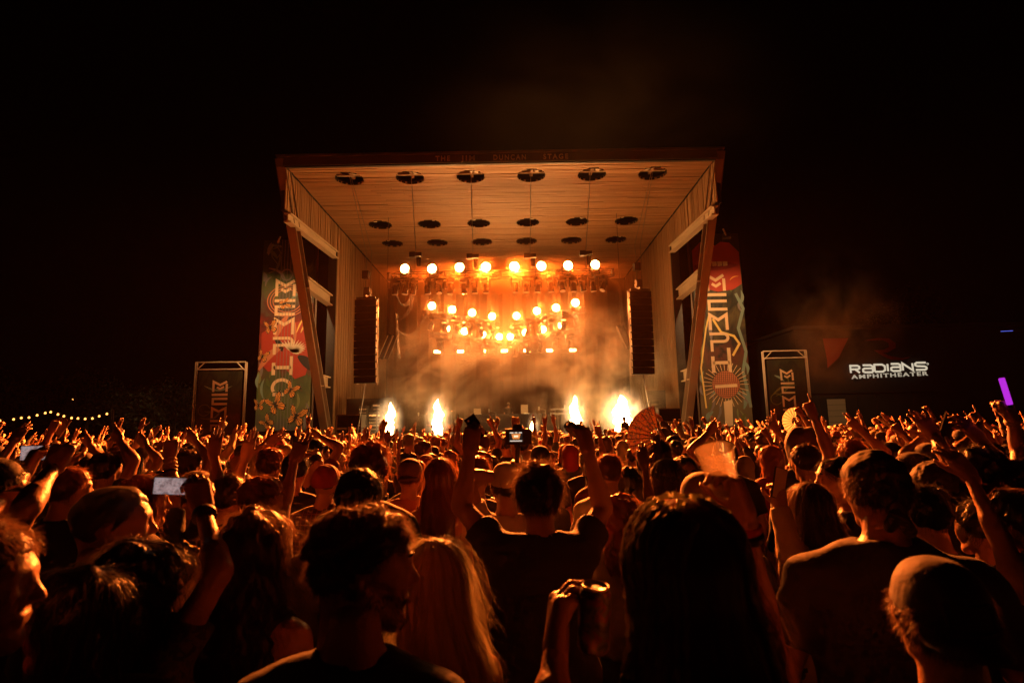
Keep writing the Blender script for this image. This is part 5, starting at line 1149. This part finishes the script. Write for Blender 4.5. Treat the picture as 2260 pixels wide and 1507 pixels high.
for hx_, hy_, d_, side, wx, wy, pose, hr, kw, lab in (
    (232, 1042, 4.0, 'R', 262, 968, 'point', 'short', dict(cloth='black'), 'person pointing one finger up below the pole of the string lights'),
    (70, 1040, 4.4, 'L', 36, 968, 'wave', 'messy', dict(cloth='charcoal'), 'person with a bent hand raised under the left string of bulbs'),
    (180, 1035, 4.8, 'R', 196, 978, 'horns', 'short', dict(hat='cap', hatc='black'), 'capped person making horns under the right string of bulbs'),
    (285, 1035, 4.6, 'R', 318, 978, 'wave', 'long', dict(sex='f'), 'long-haired person with a raised arm left of the framed banner'),
    (415, 1030, 4.6, 'R', 428, 970, 'peace', 'short', dict(cloth='grey'), 'person making a peace sign under the framed banner at left'),
    (596, 1030, 4.4, 'L', 590, 978, 'open', 'messy', dict(cloth='navy'), 'person with open hand raised under the butterfly banner'),
    (690, 1000, 5.4, 'R', 702, 962, 'point', 'short', dict(cloth='maroon'), 'person pointing up right of the butterfly banner'),
    (1600, 1010, 4.6, 'L', 1566, 952, 'horns', 'short', dict(hat='cap', hatc='navy', cloth='black'), 'person making horns before the globe banner'),
    (1700, 1015, 5.0, 'R', 1716, 950, 'wave', 'bob', dict(sex='f', cloth='red'), 'person in red waving below the small framed banner at right'),
    (1880, 1010, 4.6, 'R', 1895, 945, 'peace', 'messy', dict(cloth='black'), 'person making a peace sign under the lit sign'),
    (1965, 1012, 4.8, 'R', 1990, 955, 'fist', 'short', dict(cloth='white'), 'person in white punching a fist up under the lit sign'),
    (2050, 1020, 4.2, 'L', 2035, 965, 'point', 'short', dict(cloth='black', hat='capback', hatc='grey'), 'person in a backwards cap pointing up right of the lit sign'),
    (2175, 1015, 4.0, 'L', 2150, 955, 'open', 'long', dict(sex='f', cloth='black'), 'long-haired person reaching up near the purple stick'),
    (2235, 1020, 4.4, 'R', 2250, 965, 'horns', 'curly', dict(cloth='olive'), 'curly person making horns by the right edge')):
    q_ = {**MID, **kw}; q_['hair'] = 'under' if kw.get('hat') else hr
    put(hx_, hy_, d_, lab, rz=math.atan2(P(hx_, hy_, d_).x, 25)*.9, q=q_, **{side: dict(w=(wx, wy, d_+.18), pose=pose, palm=(0, 1, .1), pole=(.7 if side == 'R' else -.7, -.3, -.4))}, hcol=('black', 'brown', 'auburn')[int(hx_) % 3], skin=('fair', 'tan')[int(hx_) % 2])
for nm, i_, k in (('R', cupw, 'red'), ('L', phw, 'black'), ('R', film, 'black'), ('L', gl, 'beige'), ('L', rarm, 'green')): ring_on(i_, nm, BAND[k], .86, .038, .02)
ring_on(cupw, 'R', BAND['black'], .78, .040, .018); ring_on(phw, 'L', BAND['red'], .78, .040, .02)
# writing on backs
def back_text(inf, s, size, z, m, x=0, y=None):
    """words printed on a shirt: wrapped onto the cloth behind the shoulders"""
    t = text('shirt_print', s, size, m, inf['o'], (x, -.4, z), rot=(math.pi/2, 0, 0), ext=.0005); sh = inf['made']['shirt'].data
    co = np.zeros(len(sh.vertices)*3, np.float32); sh.vertices.foreach_get('co', co); co = co.reshape(-1, 3); co = co[co[:, 1] < 0]
    for v in t.data.vertices:
        px, pz = v.co.x+x, v.co.y+z; dd = (co[:, 0]-px)**2+(co[:, 2]-pz)**2; i = np.argsort(dd)[:6]; v.co.z = 0.4-0  # local z runs to -Y
        v.co.z = -(float(np.mean(co[i, 1]))-.006)-.4
ink = mat('shirt ink', (.02, .015, .012), .7)
back_text(scribble, 'since ur doc Jou', .055, 1.17, ink, .03); back_text(scribble, 'liyou', .06, 1.09, ink, .05); back_text(orange, 'RXPTY', .06, 1.24, ink)
m = MB(); cap_ = capman['made']['cap']
HC, HR = capman['HC'], capman['HR']
for a, b in (((-.045,.0),(.045,.0)),((-.045,.05),(.045,.05)),((-.045,0),(-.045,.05)),((.045,0),(.045,.05))):
    for u in range(6):
        q = []
        for w in (u/6, (u+1)/6):
            x = a[0]+(b[0]-a[0])*w; z = a[1]+(b[1]-a[1])*w+.03; rr = .013+.006; y = -.010-(.1000+rr)*math.sqrt(max(.05, 1-(x/(.0785+rr))**2-((z-.03)/(.0885+rr))**2)); q.append(tuple(HC+HR@np.array((x, y, z))))
        m.bar(q[0], q[1], .006, .004)
m.obj('cap_patch', mat('patch edge', (.03, .012, .01), .7), cap_)
# ================================================================== things held up
def at_hand(inf, nm, p): return inf['W'](inf['tip'][nm](*p))
scr = blotch('phone picture', [(.20,.13,.13),(.34,.24,.24),(.42,.31,.31),(.26,.18,.18)], 45)
b_ = scr.node_tree.nodes['Principled BSDF']; lk(scr, scr.node_tree.nodes['Color Ramp'].outputs[0], b_.inputs['Emission Color']); b_.inputs['Emission Strength'].default_value = .8
def phone(c, label, tilt=0, yaw=0, land=True, on=True, m=None):
    e = empty('phone', c, 0, label, 'phone'); e.rotation_euler = (0, tilt, yaw); w, h = (.15, .074) if land else (.074, .15)
    MB().box(-w/2, w/2, -.004, .004, -h/2, h/2).obj('case', M['plastic'], e); MB().box(-w/2+.004, w/2-.004, -.0052, -.0045, -h/2+.004, h/2-.004).obj('screen', m or (scr if on else M['grille']), e)
    if not on: MB().lathe([(.001,0),(.006,0),(.006,.002),(.001,.002)], 10, (-w/2+.02, -.0075, h/2-.02), 'y').obj('camera_lens', M['alu'], e)
    return e
phone(P(380, 1072, 1.86), 'glowing phone filming the stage in landscape at left', .05, .05).scale = (.78, 1, .78)
phone(at_hand(hero, 'L', (0.01, .10, .035)), 'dark phone gripped in the raised left hand of the man in grey', -.6, .3, False, False).scale = (.75, .9, .75)
phone(P(82, 999, 2.75), 'small glowing phone held out at the far left edge', .0, .1)
phone(P(1720, 1066, 2.8), 'pale phone held upright by the woman in the cream blouse', .28, .3, False, True, mat('pale phone back', (.6,.5,.36), .35))
phone(P(2090, 945, 3.1), 'dark phone waved above the crowd at the right', .5, .2, False, False)
# plastic cup
cu_ = P(1590, 1042, 1.44); e = empty('plastic_cup', cu_, 0, 'clear plastic cup of drink tilted high above the crowd', 'cup'); e.rotation_euler = (.25, -.28, 0)
clear = mat('clear plastic', (.95, .85, .7), .12, trans=.5, spec=.8); beer = hairmat('beer', (.7, .38, .10))
_t = nd(clear, 'ShaderNodeBsdfTranslucent'); _t.inputs[0].default_value = (.9, .8, .65, 1); _p = nd(clear, 'ShaderNodeBsdfTransparent'); _m = nd(clear, 'ShaderNodeMixShader'); _m2 = nd(clear, 'ShaderNodeMixShader'); _m.inputs[0].default_value = .35; _m2.inputs[0].default_value = .76
lk(clear, clear.node_tree.nodes['Principled BSDF'].outputs[0], _m.inputs[1]); lk(clear, _t.outputs[0], _m.inputs[2]); lk(clear, _m.outputs[0], _m2.inputs[1]); lk(clear, _p.outputs[0], _m2.inputs[2]); lk(clear, _m2.outputs[0], clear.node_tree.nodes['Material Output'].inputs[0])
MB().lathe([(.030,-.06),(.032,-.058),(.0465,.058),(.049,.060),(.0495,.063),(.047,.064),(.0455,.058),(.031,-.054)], 26).obj('cup_wall', clear, e, True)
MB().lathe([(.029,-.053),(.034,-.018),(.0341,-.016),(.002,-.016)], 22).obj('drink', beer, e, True)
cn = P(1312, 1362, 1.21); e = empty('drink_can', cn, 0, 'dark drink can gripped beside the braided hair', 'can'); e.rotation_euler = (.1, .06, 0)
MB().lathe([(.026,-.066),(.032,-.058),(.033,-.05),(.033,.046),(.027,.060)], 24).obj('can_body', blotch('printed can', [(.02,.03,.02),(.06,.08,.05),(.12,.03,.02),(.03,.03,.03)], 40, .3), e, True)
MB().lathe([(.027,.060),(.028,.064),(.0265,.066),(.0245,.061),(.003,.060)], 24).obj('can_lid', M['alu'], e, True); MB().lathe([(.004,.0),(.009,.001),(.009,.002),(.004,.002)], 12, (0,-.006,.062)).obj('pull_tab', M['alu'], e)
b2 = at_hand(hero, 'R', (0.0, .085, .035)); e = empty('drink_can', b2, 0, 'small shiny can held in the raised right hand of the man in grey', 'can'); e.rotation_euler = (.3, -.9, 0)
MB().lathe([(.020,-.06),(.0265,-.052),(.0265,.046),(.02,.058)], 20).obj('can_body', M['chain'], e, True); MB().lathe([(.02,.058),(.021,.062),(.018,.058),(.002,.058)], 20).obj('can_lid', M['alu'], e, True)
# folding fans
def fan(c, r, a0, a1, n, label, m_, rib, yaw=0):
    e = empty('folding_fan', c, 0, label, 'fan', 'folding fans above the crowd'); e.rotation_euler = (0, 0, yaw)
    for i in range(n):
        u0 = math.radians(a0+(a1-a0)*i/n); u1 = math.radians(a0+(a1-a0)*(i+1)/n); um = (u0+u1)/2; v = []
        for u, dy in ((u0, 0), (um, -.012), (u1, 0)):
            for k in (.32, 1): v.append((math.cos(u)*r*k, dy*k, math.sin(u)*r*k))
        MB().raw(v, [(0,1,3,2),(2,3,5,4)]).obj('pleat', m_, e)
    for i in range(n+1):
        u = math.radians(a0+(a1-a0)*i/n); m = MB(); m.bar((0, -.006, 0), (math.cos(u)*r*.99, -.006, math.sin(u)*r*.99), .005, .018, up=(0,1,0)); m.obj('rib', rib, e)
    return e
fm = blotch('patterned fan cloth', [(.08,.03,.06),(.20,.07,.02),(.03,.03,.07),(.24,.13,.04),(.12,.03,.02)], 40); dk_ = mat('dark fan stick', (.02,.015,.012), .5)
for mm in (fm,):
    nt = mm.node_tree; bb = nt.nodes['Principled BSDF']; tr = nd(mm, 'ShaderNodeBsdfTranslucent'); lk(mm, nt.nodes['Color Ramp'].outputs[0], tr.inputs[0]); mx = nd(mm, 'ShaderNodeMixShader'); mx.inputs[0].default_value = .3; lk(mm, bb.outputs[0], mx.inputs[1]); lk(mm, tr.outputs[0], mx.inputs[2]); lk(mm, mx.outputs[0], nt.nodes['Material Output'].inputs[0])
fan(P(1456, 965, 4.2), .235, 97, 268, 12, 'large patterned folding fan before the right of the stage', fm, dk_, -.15)
wf = hairmat('pale fan paper', (.7, .55, .36))
fan(P(1757, 930, 10.5), .26, 85, 250, 11, 'pale folding fan below the small framed banner at right', wf, dk_)
fan(P(130, 968, 7.0), .26, 58, 112, 11, 'dark slatted folding fan above the far left crowd', mat('dark fan paper', (.014,.009,.007), .7), mat('pale fan stick', (.4,.25,.14), .4))
# light sticks
def stick(a, b, r, m_, label):
    e = empty('light_stick', a, 0, label, 'light stick'); d = Vector(b)-Vector(a); MB().tube([(0,0,0), d*.02, d*.98, d], [r*.7, r, r, r*.7], 10).obj('foam_tube', m_, e, True); MB().tube([d*-.12, (0,0,0)], r*.8, 8).obj('grip', M['plastic'], e); return e
stick(P(2229, 893, 2.93), P(2210, 834, 2.93), .014, emis('violet glow', (.55, .03, .80), .9), 'glowing purple foam stick waved at the right edge')
pale = mat('pale foam', (.6, .42, .26), .6)
stick(P(1968, 942, 8.0), P(1937, 920, 8.0), .022, pale, 'pale foam stick held slanted below the lit sign'); stick(P(2046, 938, 5.0), P(2030, 922, 5.0), .012, BAND['red'], 'thin red stick above the crowd at right')
stick(P(335, 966, 7.0), P(332, 948, 7.0), .02, pale, 'short pale foam stick upright above the left crowd')
# camera on a monopod
cp = P(1142, 962, 3.15); e = empty('camera_on_monopod', cp, 0, 'camera on a monopod lifted above heads, screen showing the stage', 'camera')
m = MB(); m.box(-.068, .068, .0, .06, -.046, .04); m.raw([(-.03,.005,.04),(.03,.005,.04),(.03,.055,.04),(-.03,.055,.04),(-.02,.01,.066),(.02,.01,.066),(.02,.05,.066),(-.02,.05,.066)], [(4,5,6,7),(0,1,5,4),(1,2,6,5),(2,3,7,6),(3,0,4,7)]); m.box(.045, .078, -.004, .055, -.046, .035); m.obj('camera_body', M['plastic'], e)
MB().lathe([(.03,.06),(.036,.065),(.036,.15),(.033,.155)], 18, axis='y').obj('camera_lens', M['plastic'], e, True)
MB().box(-.045, .028, -.004, -.001, -.032, .024).obj('screen', emis('display', (.02,.012,.01), 1), e)
m = MB()
for x0, x1, z0, z1 in ((-.042,-.022,.016,.021),(-.015,.0,.016,.021),(.008,.025,.016,.021),(-.042,.025,-.029,-.024)): m.box(x0, x1, -.0056, -.0045, z0, z1)
m.obj('display_marks', emis('display white', (1,.8,.6), .9), e)
MB().raw([(-.034,-.005,.012),(.018,-.005,.012),(.010,-.005,-.016),(-.026,-.005,-.016)], [(0,1,2,3)]).obj('display_picture', emis('display stage', (1,.30,.06), .8), e); MB().box(-.02, .004, -.0058, -.0052, -.006, .004).obj('display_lights', emis('display lights', (1,.8,.5), 1.2), e)
MB().tube([(0,.03,-.046),(0,.03,-.06),(0,.03,-.07),(-.02,.03,-.45)], [.02,.02,.013,.013], 10).obj('monopod', M['plastic'], e)
# ================================================================== the crowd
LO = dict(v=.024, vh=.0105, vhand=.0078, vr=.0115, strands=150, sw=.005)
def up(s, x, y, z, pose, palm=(0, 1, .1)): return dict(w=(s*x, y, z), pose=pose, palm=palm, pole=(s*.8, -.2, -.3))
VAR = [  # pose, look, words
 (dict(hair='short'), 'short-haired', 'arms down'), (dict(hair='under', hat='cap'), 'capped', 'arms down'), (dict(hair='long', sex='f'), 'long-haired', 'arms down'), (dict(hair='messy'), 'tousled', 'arms down'),
 (dict(hair='under', hat='capback'), 'backwards-capped', 'arms down'), (dict(hair='bob', sex='f'), 'bobbed-hair', 'arms down'), (dict(hair='none', hat='beanie'), 'beanie-wearing', 'arms down'), (dict(hair='curly', head=(-.8, 0, 0)), 'curly', 'head turned right'),
 (dict(hair='bun', sex='f'), 'bun-haired', 'arms down'), (dict(hair='fade', wide=1.1, head=(.7, 0, 0)), 'cropped', 'head turned left'), (dict(hair='none', hat='bucket'), 'bucket-hat', 'arms down'), (dict(hair='pony', sex='f', head=(-1.1, 0, 0)), 'ponytailed', 'head turned right'),
 (dict(hair='short', R=up(1, 0.17, 0.18, 2.05, 'point')), 'short-haired', 'pointing up'), (dict(hair='long', sex='f', L=up(-1, 0.14, 0.18, 2.03, 'open')), 'long-haired', 'left hand up'), (dict(hair='messy', R=up(1, 0.14, 0.16, 2.07, 'horns')), 'tousled', 'making horns'),
 (dict(hair='under', hat='cap', L=up(-1, 0.20, 0.18, 2.02, 'fist')), 'capped', 'left fist up'), (dict(hair='curly', R=up(1, 0.21, 0.16, 2.03, 'open'), L=up(-1, 0.21, 0.16, 2.03, 'open')), 'curly', 'both hands up'), (dict(hair='bob', sex='f', R=up(1, 0.10, 0.20, 2.02, 'peace')), 'bobbed-hair', 'making a peace sign'),
 (dict(hair='short', L=up(-1, 0.09, 0.26, 1.97, 'wave')), 'short-haired', 'left hand waving'), (dict(hair='wavy', sex='f', hlen=.3, R=up(1, 0.19, 0.20, 2.04, 'wave')), 'wavy-haired', 'right hand waving'), (dict(hair='under', hat='capback', R=up(1, 0.09, 0.24, 2.00, 'fist')), 'backwards-capped', 'right fist up'),
 (dict(hair='fade', L=up(-1, .28, .12, 1.9, 'point'), R=up(1, .2, .26, 1.9, 'point')), 'cropped', 'both hands pointing up'), (dict(hair='pony', sex='f', L=up(-1, .3, .15, 1.86, 'peace')), 'ponytailed', 'left hand up'), (dict(hair='none', hat='hood', shirt='hoodie', R=up(1, .2, .25, 1.9, 'open')), 'hooded', 'right hand up'),
 (dict(hair='afro', R=up(1, 0.26, 0.12, 1.99, 'horns')), 'big-haired', 'making horns'), (dict(hair='long', sex='f', head=(.9, 0, 0)), 'long-haired', 'head turned left'), (dict(hair='short', head=(-.5, .1, 0), shirt='tank'), 'short-haired', 'in sleeveless top'),
 (dict(hair='long', sex='f', R=up(1, 0.13, 0.16, 2.05, 'wave'), L=up(-1, 0.17, 0.16, 2.02, 'open'), shirt='tank'), 'long-haired', 'both hands up')]
protos = []
for i, (sp, w1_, w2_) in enumerate(VAR):
    s = {**LO, **sp, 'seed': 300+i}
    if i in (1, 4, 10, 15, 20): s.setdefault('cloth', 'black')
    protos.append((grow(s)[0], s))
R6 = random.Random(77)
spots = []; d = 3.4; row = 0
while d < 23.4:
    step = .62 if d < 12 else .70; hw = .96*d+.5; x = -hw+R6.uniform(0, step)
    while x < hw:
        px = x+R6.uniform(-.16, .16); py = d+R6.uniform(-.22, .22)
        if all((px-a)**2+(py-b)**2 > (r+.20)**2 for a, b, r in FIG): spots.append((px, py))
        x += step
    d += .66 if d < 12 else .85
spots.sort(key=lambda p: p[1]+.15*abs(p[0]))
NI = 240
meshes = [None]*len(protos)
def zone(px):
    for lim, w in ((120, 'at far left edge'), (330, 'below string lights'), (560, 'before small left banner'), (740, 'before butterfly banner'), (900, 'before left loudspeakers'), (1050, 'before left of the stage'), (1220, 'before middle of the stage'), (1370, 'before right of the stage'), (1520, 'before right loudspeakers'), (1680, 'before lips banner'), (1820, 'before small right banner'), (2060, 'below lit sign'), (9999, 'at far right edge')):
        if px < lim: return w
CL = ['black']*7 + ['charcoal']*4 + ['navy', 'grey', 'white', 'white', 'cream', 'orange', 'red', 'maroon', 'green', 'blue', 'olive', 'brown']
LAB = {}
cnt = 0; last = -1
for (x, y) in spots[:NI]:
    raised = R6.random() < (.42 if abs(x) > .3*y else .22)
    k = R6.choice([j for j in range(len(VAR)) if (12 <= j <= 24 or j == 27) == raised and j != last]); last = k
    parts, sp = protos[k]; cl = R6.choice(CL); hc = R6.choice(['black','black','brown','brown','auburn','blond']); sk = R6.choice(['fair','fair','fair','tan','tan','brown']); hatc = R6.choice(['black','black','grey','red','cream','navy','olive'])
    if meshes[k] is None: root, made = dress(parts, sp); meshes[k] = root; o = root
    else: o = copy_tree(meshes[k])
    for c in [o]+list(o.children_recursive):
        nm = c.name.split('.')[0]; m_ = {'person': SKIN[sk], 'shirt': CLOTH[cl], 'hair': HAIR[hc], 'trousers': CLOTH[R6.choice(['denim','black','charcoal'])]}.get(nm, CLOTH[hatc])
        c.material_slots[0].link = 'OBJECT'; c.material_slots[0].material = m_
    s = R6.gauss(.965 if sp.get('sex') != 'f' else .91, .042); s = min(1.04, max(.85, s))
    if y < 5 and abs(x) < .4*y: s = min(s, .98)
    o.location = (x, y, 0); o.scale = (s*R6.uniform(.95, 1.05), s, s)
    look = -math.atan2(x-SX, 30-y)*-1.0 if y < 28 else 0
    o.rotation_euler = (0, 0, look*.8+R6.gauss(0, .22))
    px = PX((x, y, 1.65*s))[0]
    near = 'near' if y < 6 else 'midway' if y < 9 else 'far'
    lab = f'{VAR[k][1]} person in {cl} {"hoodie" if sp.get("shirt")=="hoodie" else "top"}, {VAR[k][2]}, {near} {zone(px)}'
    LAB.setdefault(lab, []).append((px, o)); tag(o, lab, 'person', 'people in the crowd')
for lab, L_ in LAB.items():
    if len(L_) > 1:
        for i, (px, o) in enumerate(sorted(L_, key=lambda t: t[0])): o['label'] = lab + f', {ordn(i)}-from-left'
# the rest stands too far off to tell apart: one mass
FAR = dict(v=.046, vh=.021, vhand=.0125, vr=.021, strands=0)
fv = []
for i, (sp, *_ ) in enumerate(VAR):
    pr = grow({**sp, **FAR, 'seed': 300+i})[0]; fv.append([(n, V, Q if isinstance(Q, np.ndarray) else None) for n, V, Q in pr])
AV, AQ, AM = [], [], []; n0 = 0
mats = [SKIN['fair'], SKIN['tan'], CLOTH['black'], CLOTH['charcoal'], CLOTH['white'], CLOTH['orange'], CLOTH['blue'], CLOTH['maroon'], HAIR['black'], HAIR['brown'], HAIR['auburn'], CLOTH['denim']]
for (x, y) in spots[NI:]:
    raised = R6.random() < (.15 if abs(x) < .3*y else .22); k = R6.choice([j for j in range(len(VAR)) if (12 <= j <= 24 or j == 27) == raised]); a = math.atan2(x-SX, 30-y)*.8+R6.gauss(0, .25); s = min(1.0, max(.84, R6.gauss(.935, .03))); ca, sa = math.cos(a)*s, math.sin(a)*s
    sk = R6.choice((0, 0, 1)); cl = R6.choice((2, 2, 2, 3, 3, 4, 5, 6, 7)); hc = R6.choice((8, 9, 9, 10)); ht = R6.choice((2, 3, 4, 7))
    for nm, V, Q in fv[k]:
        if Q is None or not len(Q): continue
        AV.append(np.stack([V[:,0]*ca-V[:,1]*sa+x, V[:,0]*sa+V[:,1]*ca+y, V[:,2]*s], 1)); AQ.append(Q+n0); n0 += len(V)
        AM.append(np.full(len(Q), {'person': sk, 'shirt': cl, 'hair': hc, 'trousers': 11}.get(nm, ht), np.int32))
me = npmesh('crowd', np.concatenate(AV), np.concatenate(AQ)); co = link('crowd', me, None, mats, True); me.polygons.foreach_set('material_index', np.concatenate(AM))
tag(co, 'packed far crowd of dark heads and raised hands below the stage', 'crowd', kind='stuff')
# performers
for px, py, d, lab, kw in ((1122, 893, 32.6, 'performer in a pale cap standing behind the equipment table', dict(hair='under', hat='cap', hatc='cream', cloth='black', head=(3.1, -.2, 0))), (968, 905, 31.6, 'drummer seated behind the drum kit', dict(hair='short', cloth='charcoal')), (1284, 908, 30.8, 'keyboard player in dark clothes at the right of the stage', dict(hair='short', cloth='black')), (1378, 925, 24.0, 'photographer in a cap silhouetted before the broad white flame', dict(hair='short', hat='cap', hatc='black', cloth='black'))):
    s = {**LO, **kw, 'seed': 900+px}; o, _ = dress(grow(s)[0], s); h = P(px, py, d); base = DK if d > DF else .75
    o.location = (h.x, d, base); k = max(.8, min(1.15, (h.z-base)/1.635)); o.scale = (k, k, k); o.rotation_euler = (0, 0, math.pi if d > DF else .5); tag(o, lab, 'person')
    if d < DF: MB().box(h.x-.4, h.x+.4, d-.4, d+.4, .0, .75).obj('camera_riser', M['black']); tag(C.objects['camera_riser'], 'low black riser under the silhouetted photographer', 'platform')
for nm in ('person',):
    pass
# ================================================================== haze and smoke
def hbox(name, x0, x1, y0, y1, z0, z1, dens, col, aniso):
    m = bpy.data.materials.new(name + ' air'); m.use_nodes = True; m.node_tree.nodes.clear()
    out = nd(m, 'ShaderNodeOutputMaterial'); pv = nd(m, 'ShaderNodeVolumePrincipled'); pv.inputs['Density'].default_value = dens; pv.inputs['Color'].default_value = (*col, 1); pv.inputs['Anisotropy'].default_value = aniso
    lk(m, pv.outputs[0], out.inputs['Volume'])
    o = MB().box(x0, x1, y0, y1, z0, z1).obj(name, m); return tag(o, 'thin smoky night air lit amber around the stage', 'haze', kind='stuff')
hbox('haze', -302, 302, -62, 402, -1, 32, .00004, (1, .72, .5), .55)
def smoke(name, c, s, label, rot=(0,0,0), **kw):
    o = ellipsoid(name, vol(name + ' vapour', **kw), None, 24); o.location = c; o.scale = s; o.rotation_euler = rot; return tag(o, label, 'smoke', kind='stuff')
smoke('stage_smoke', (SX, 33.5, 7.0), (12.0, 13.5, 8.5), 'amber smoke filling the stage around the lamps', dens=.027, col=(1, .66, .38), noise=2.2, lo=.05, hi=.85, aniso=.93, power=.7)
smoke('smoke_cloud', (P(1335, 860, 27).x, 27.2, 4.2), (4.8, 2.6, 4.2), 'bright smoke cloud billowing at the right of the stage', dens=1.3, col=(1, .88, .72), noise=3.0, lo=.47, hi=.68, aniso=.3, power=1.0)
smoke('smoke_plume', (P(985, 850, 27.4).x, 27.4, 4.3), (5.6, 2.4, 3.6), 'smoke plume drifting right from the left flame', rot=(0, -.2, 0), dens=.8, col=(1, .88, .72), noise=3.0, lo=.48, hi=.70, aniso=.3, power=1.0)
smoke('roof_smoke', (P(1330, 250, 16).x, 16, 11.8), (7.5, 4, 3.8), 'faint smoke drifting above the stage roof', dens=.022, col=(1, .7, .45), noise=1.8, lo=.35, hi=.8, aniso=.3, power=1.2)
smoke('side_smoke', (P(1850, 730, 24).x, 24, 6.2), (3.4, 1.8, 4.2), 'thin smoke wisp rising before the amphitheater sign', rot=(0, .3, 0), dens=.32, col=(1, .85, .7), noise=2.4, lo=.42, hi=.85, aniso=.2, power=1.2)
# ================================================================== lamps, temporary
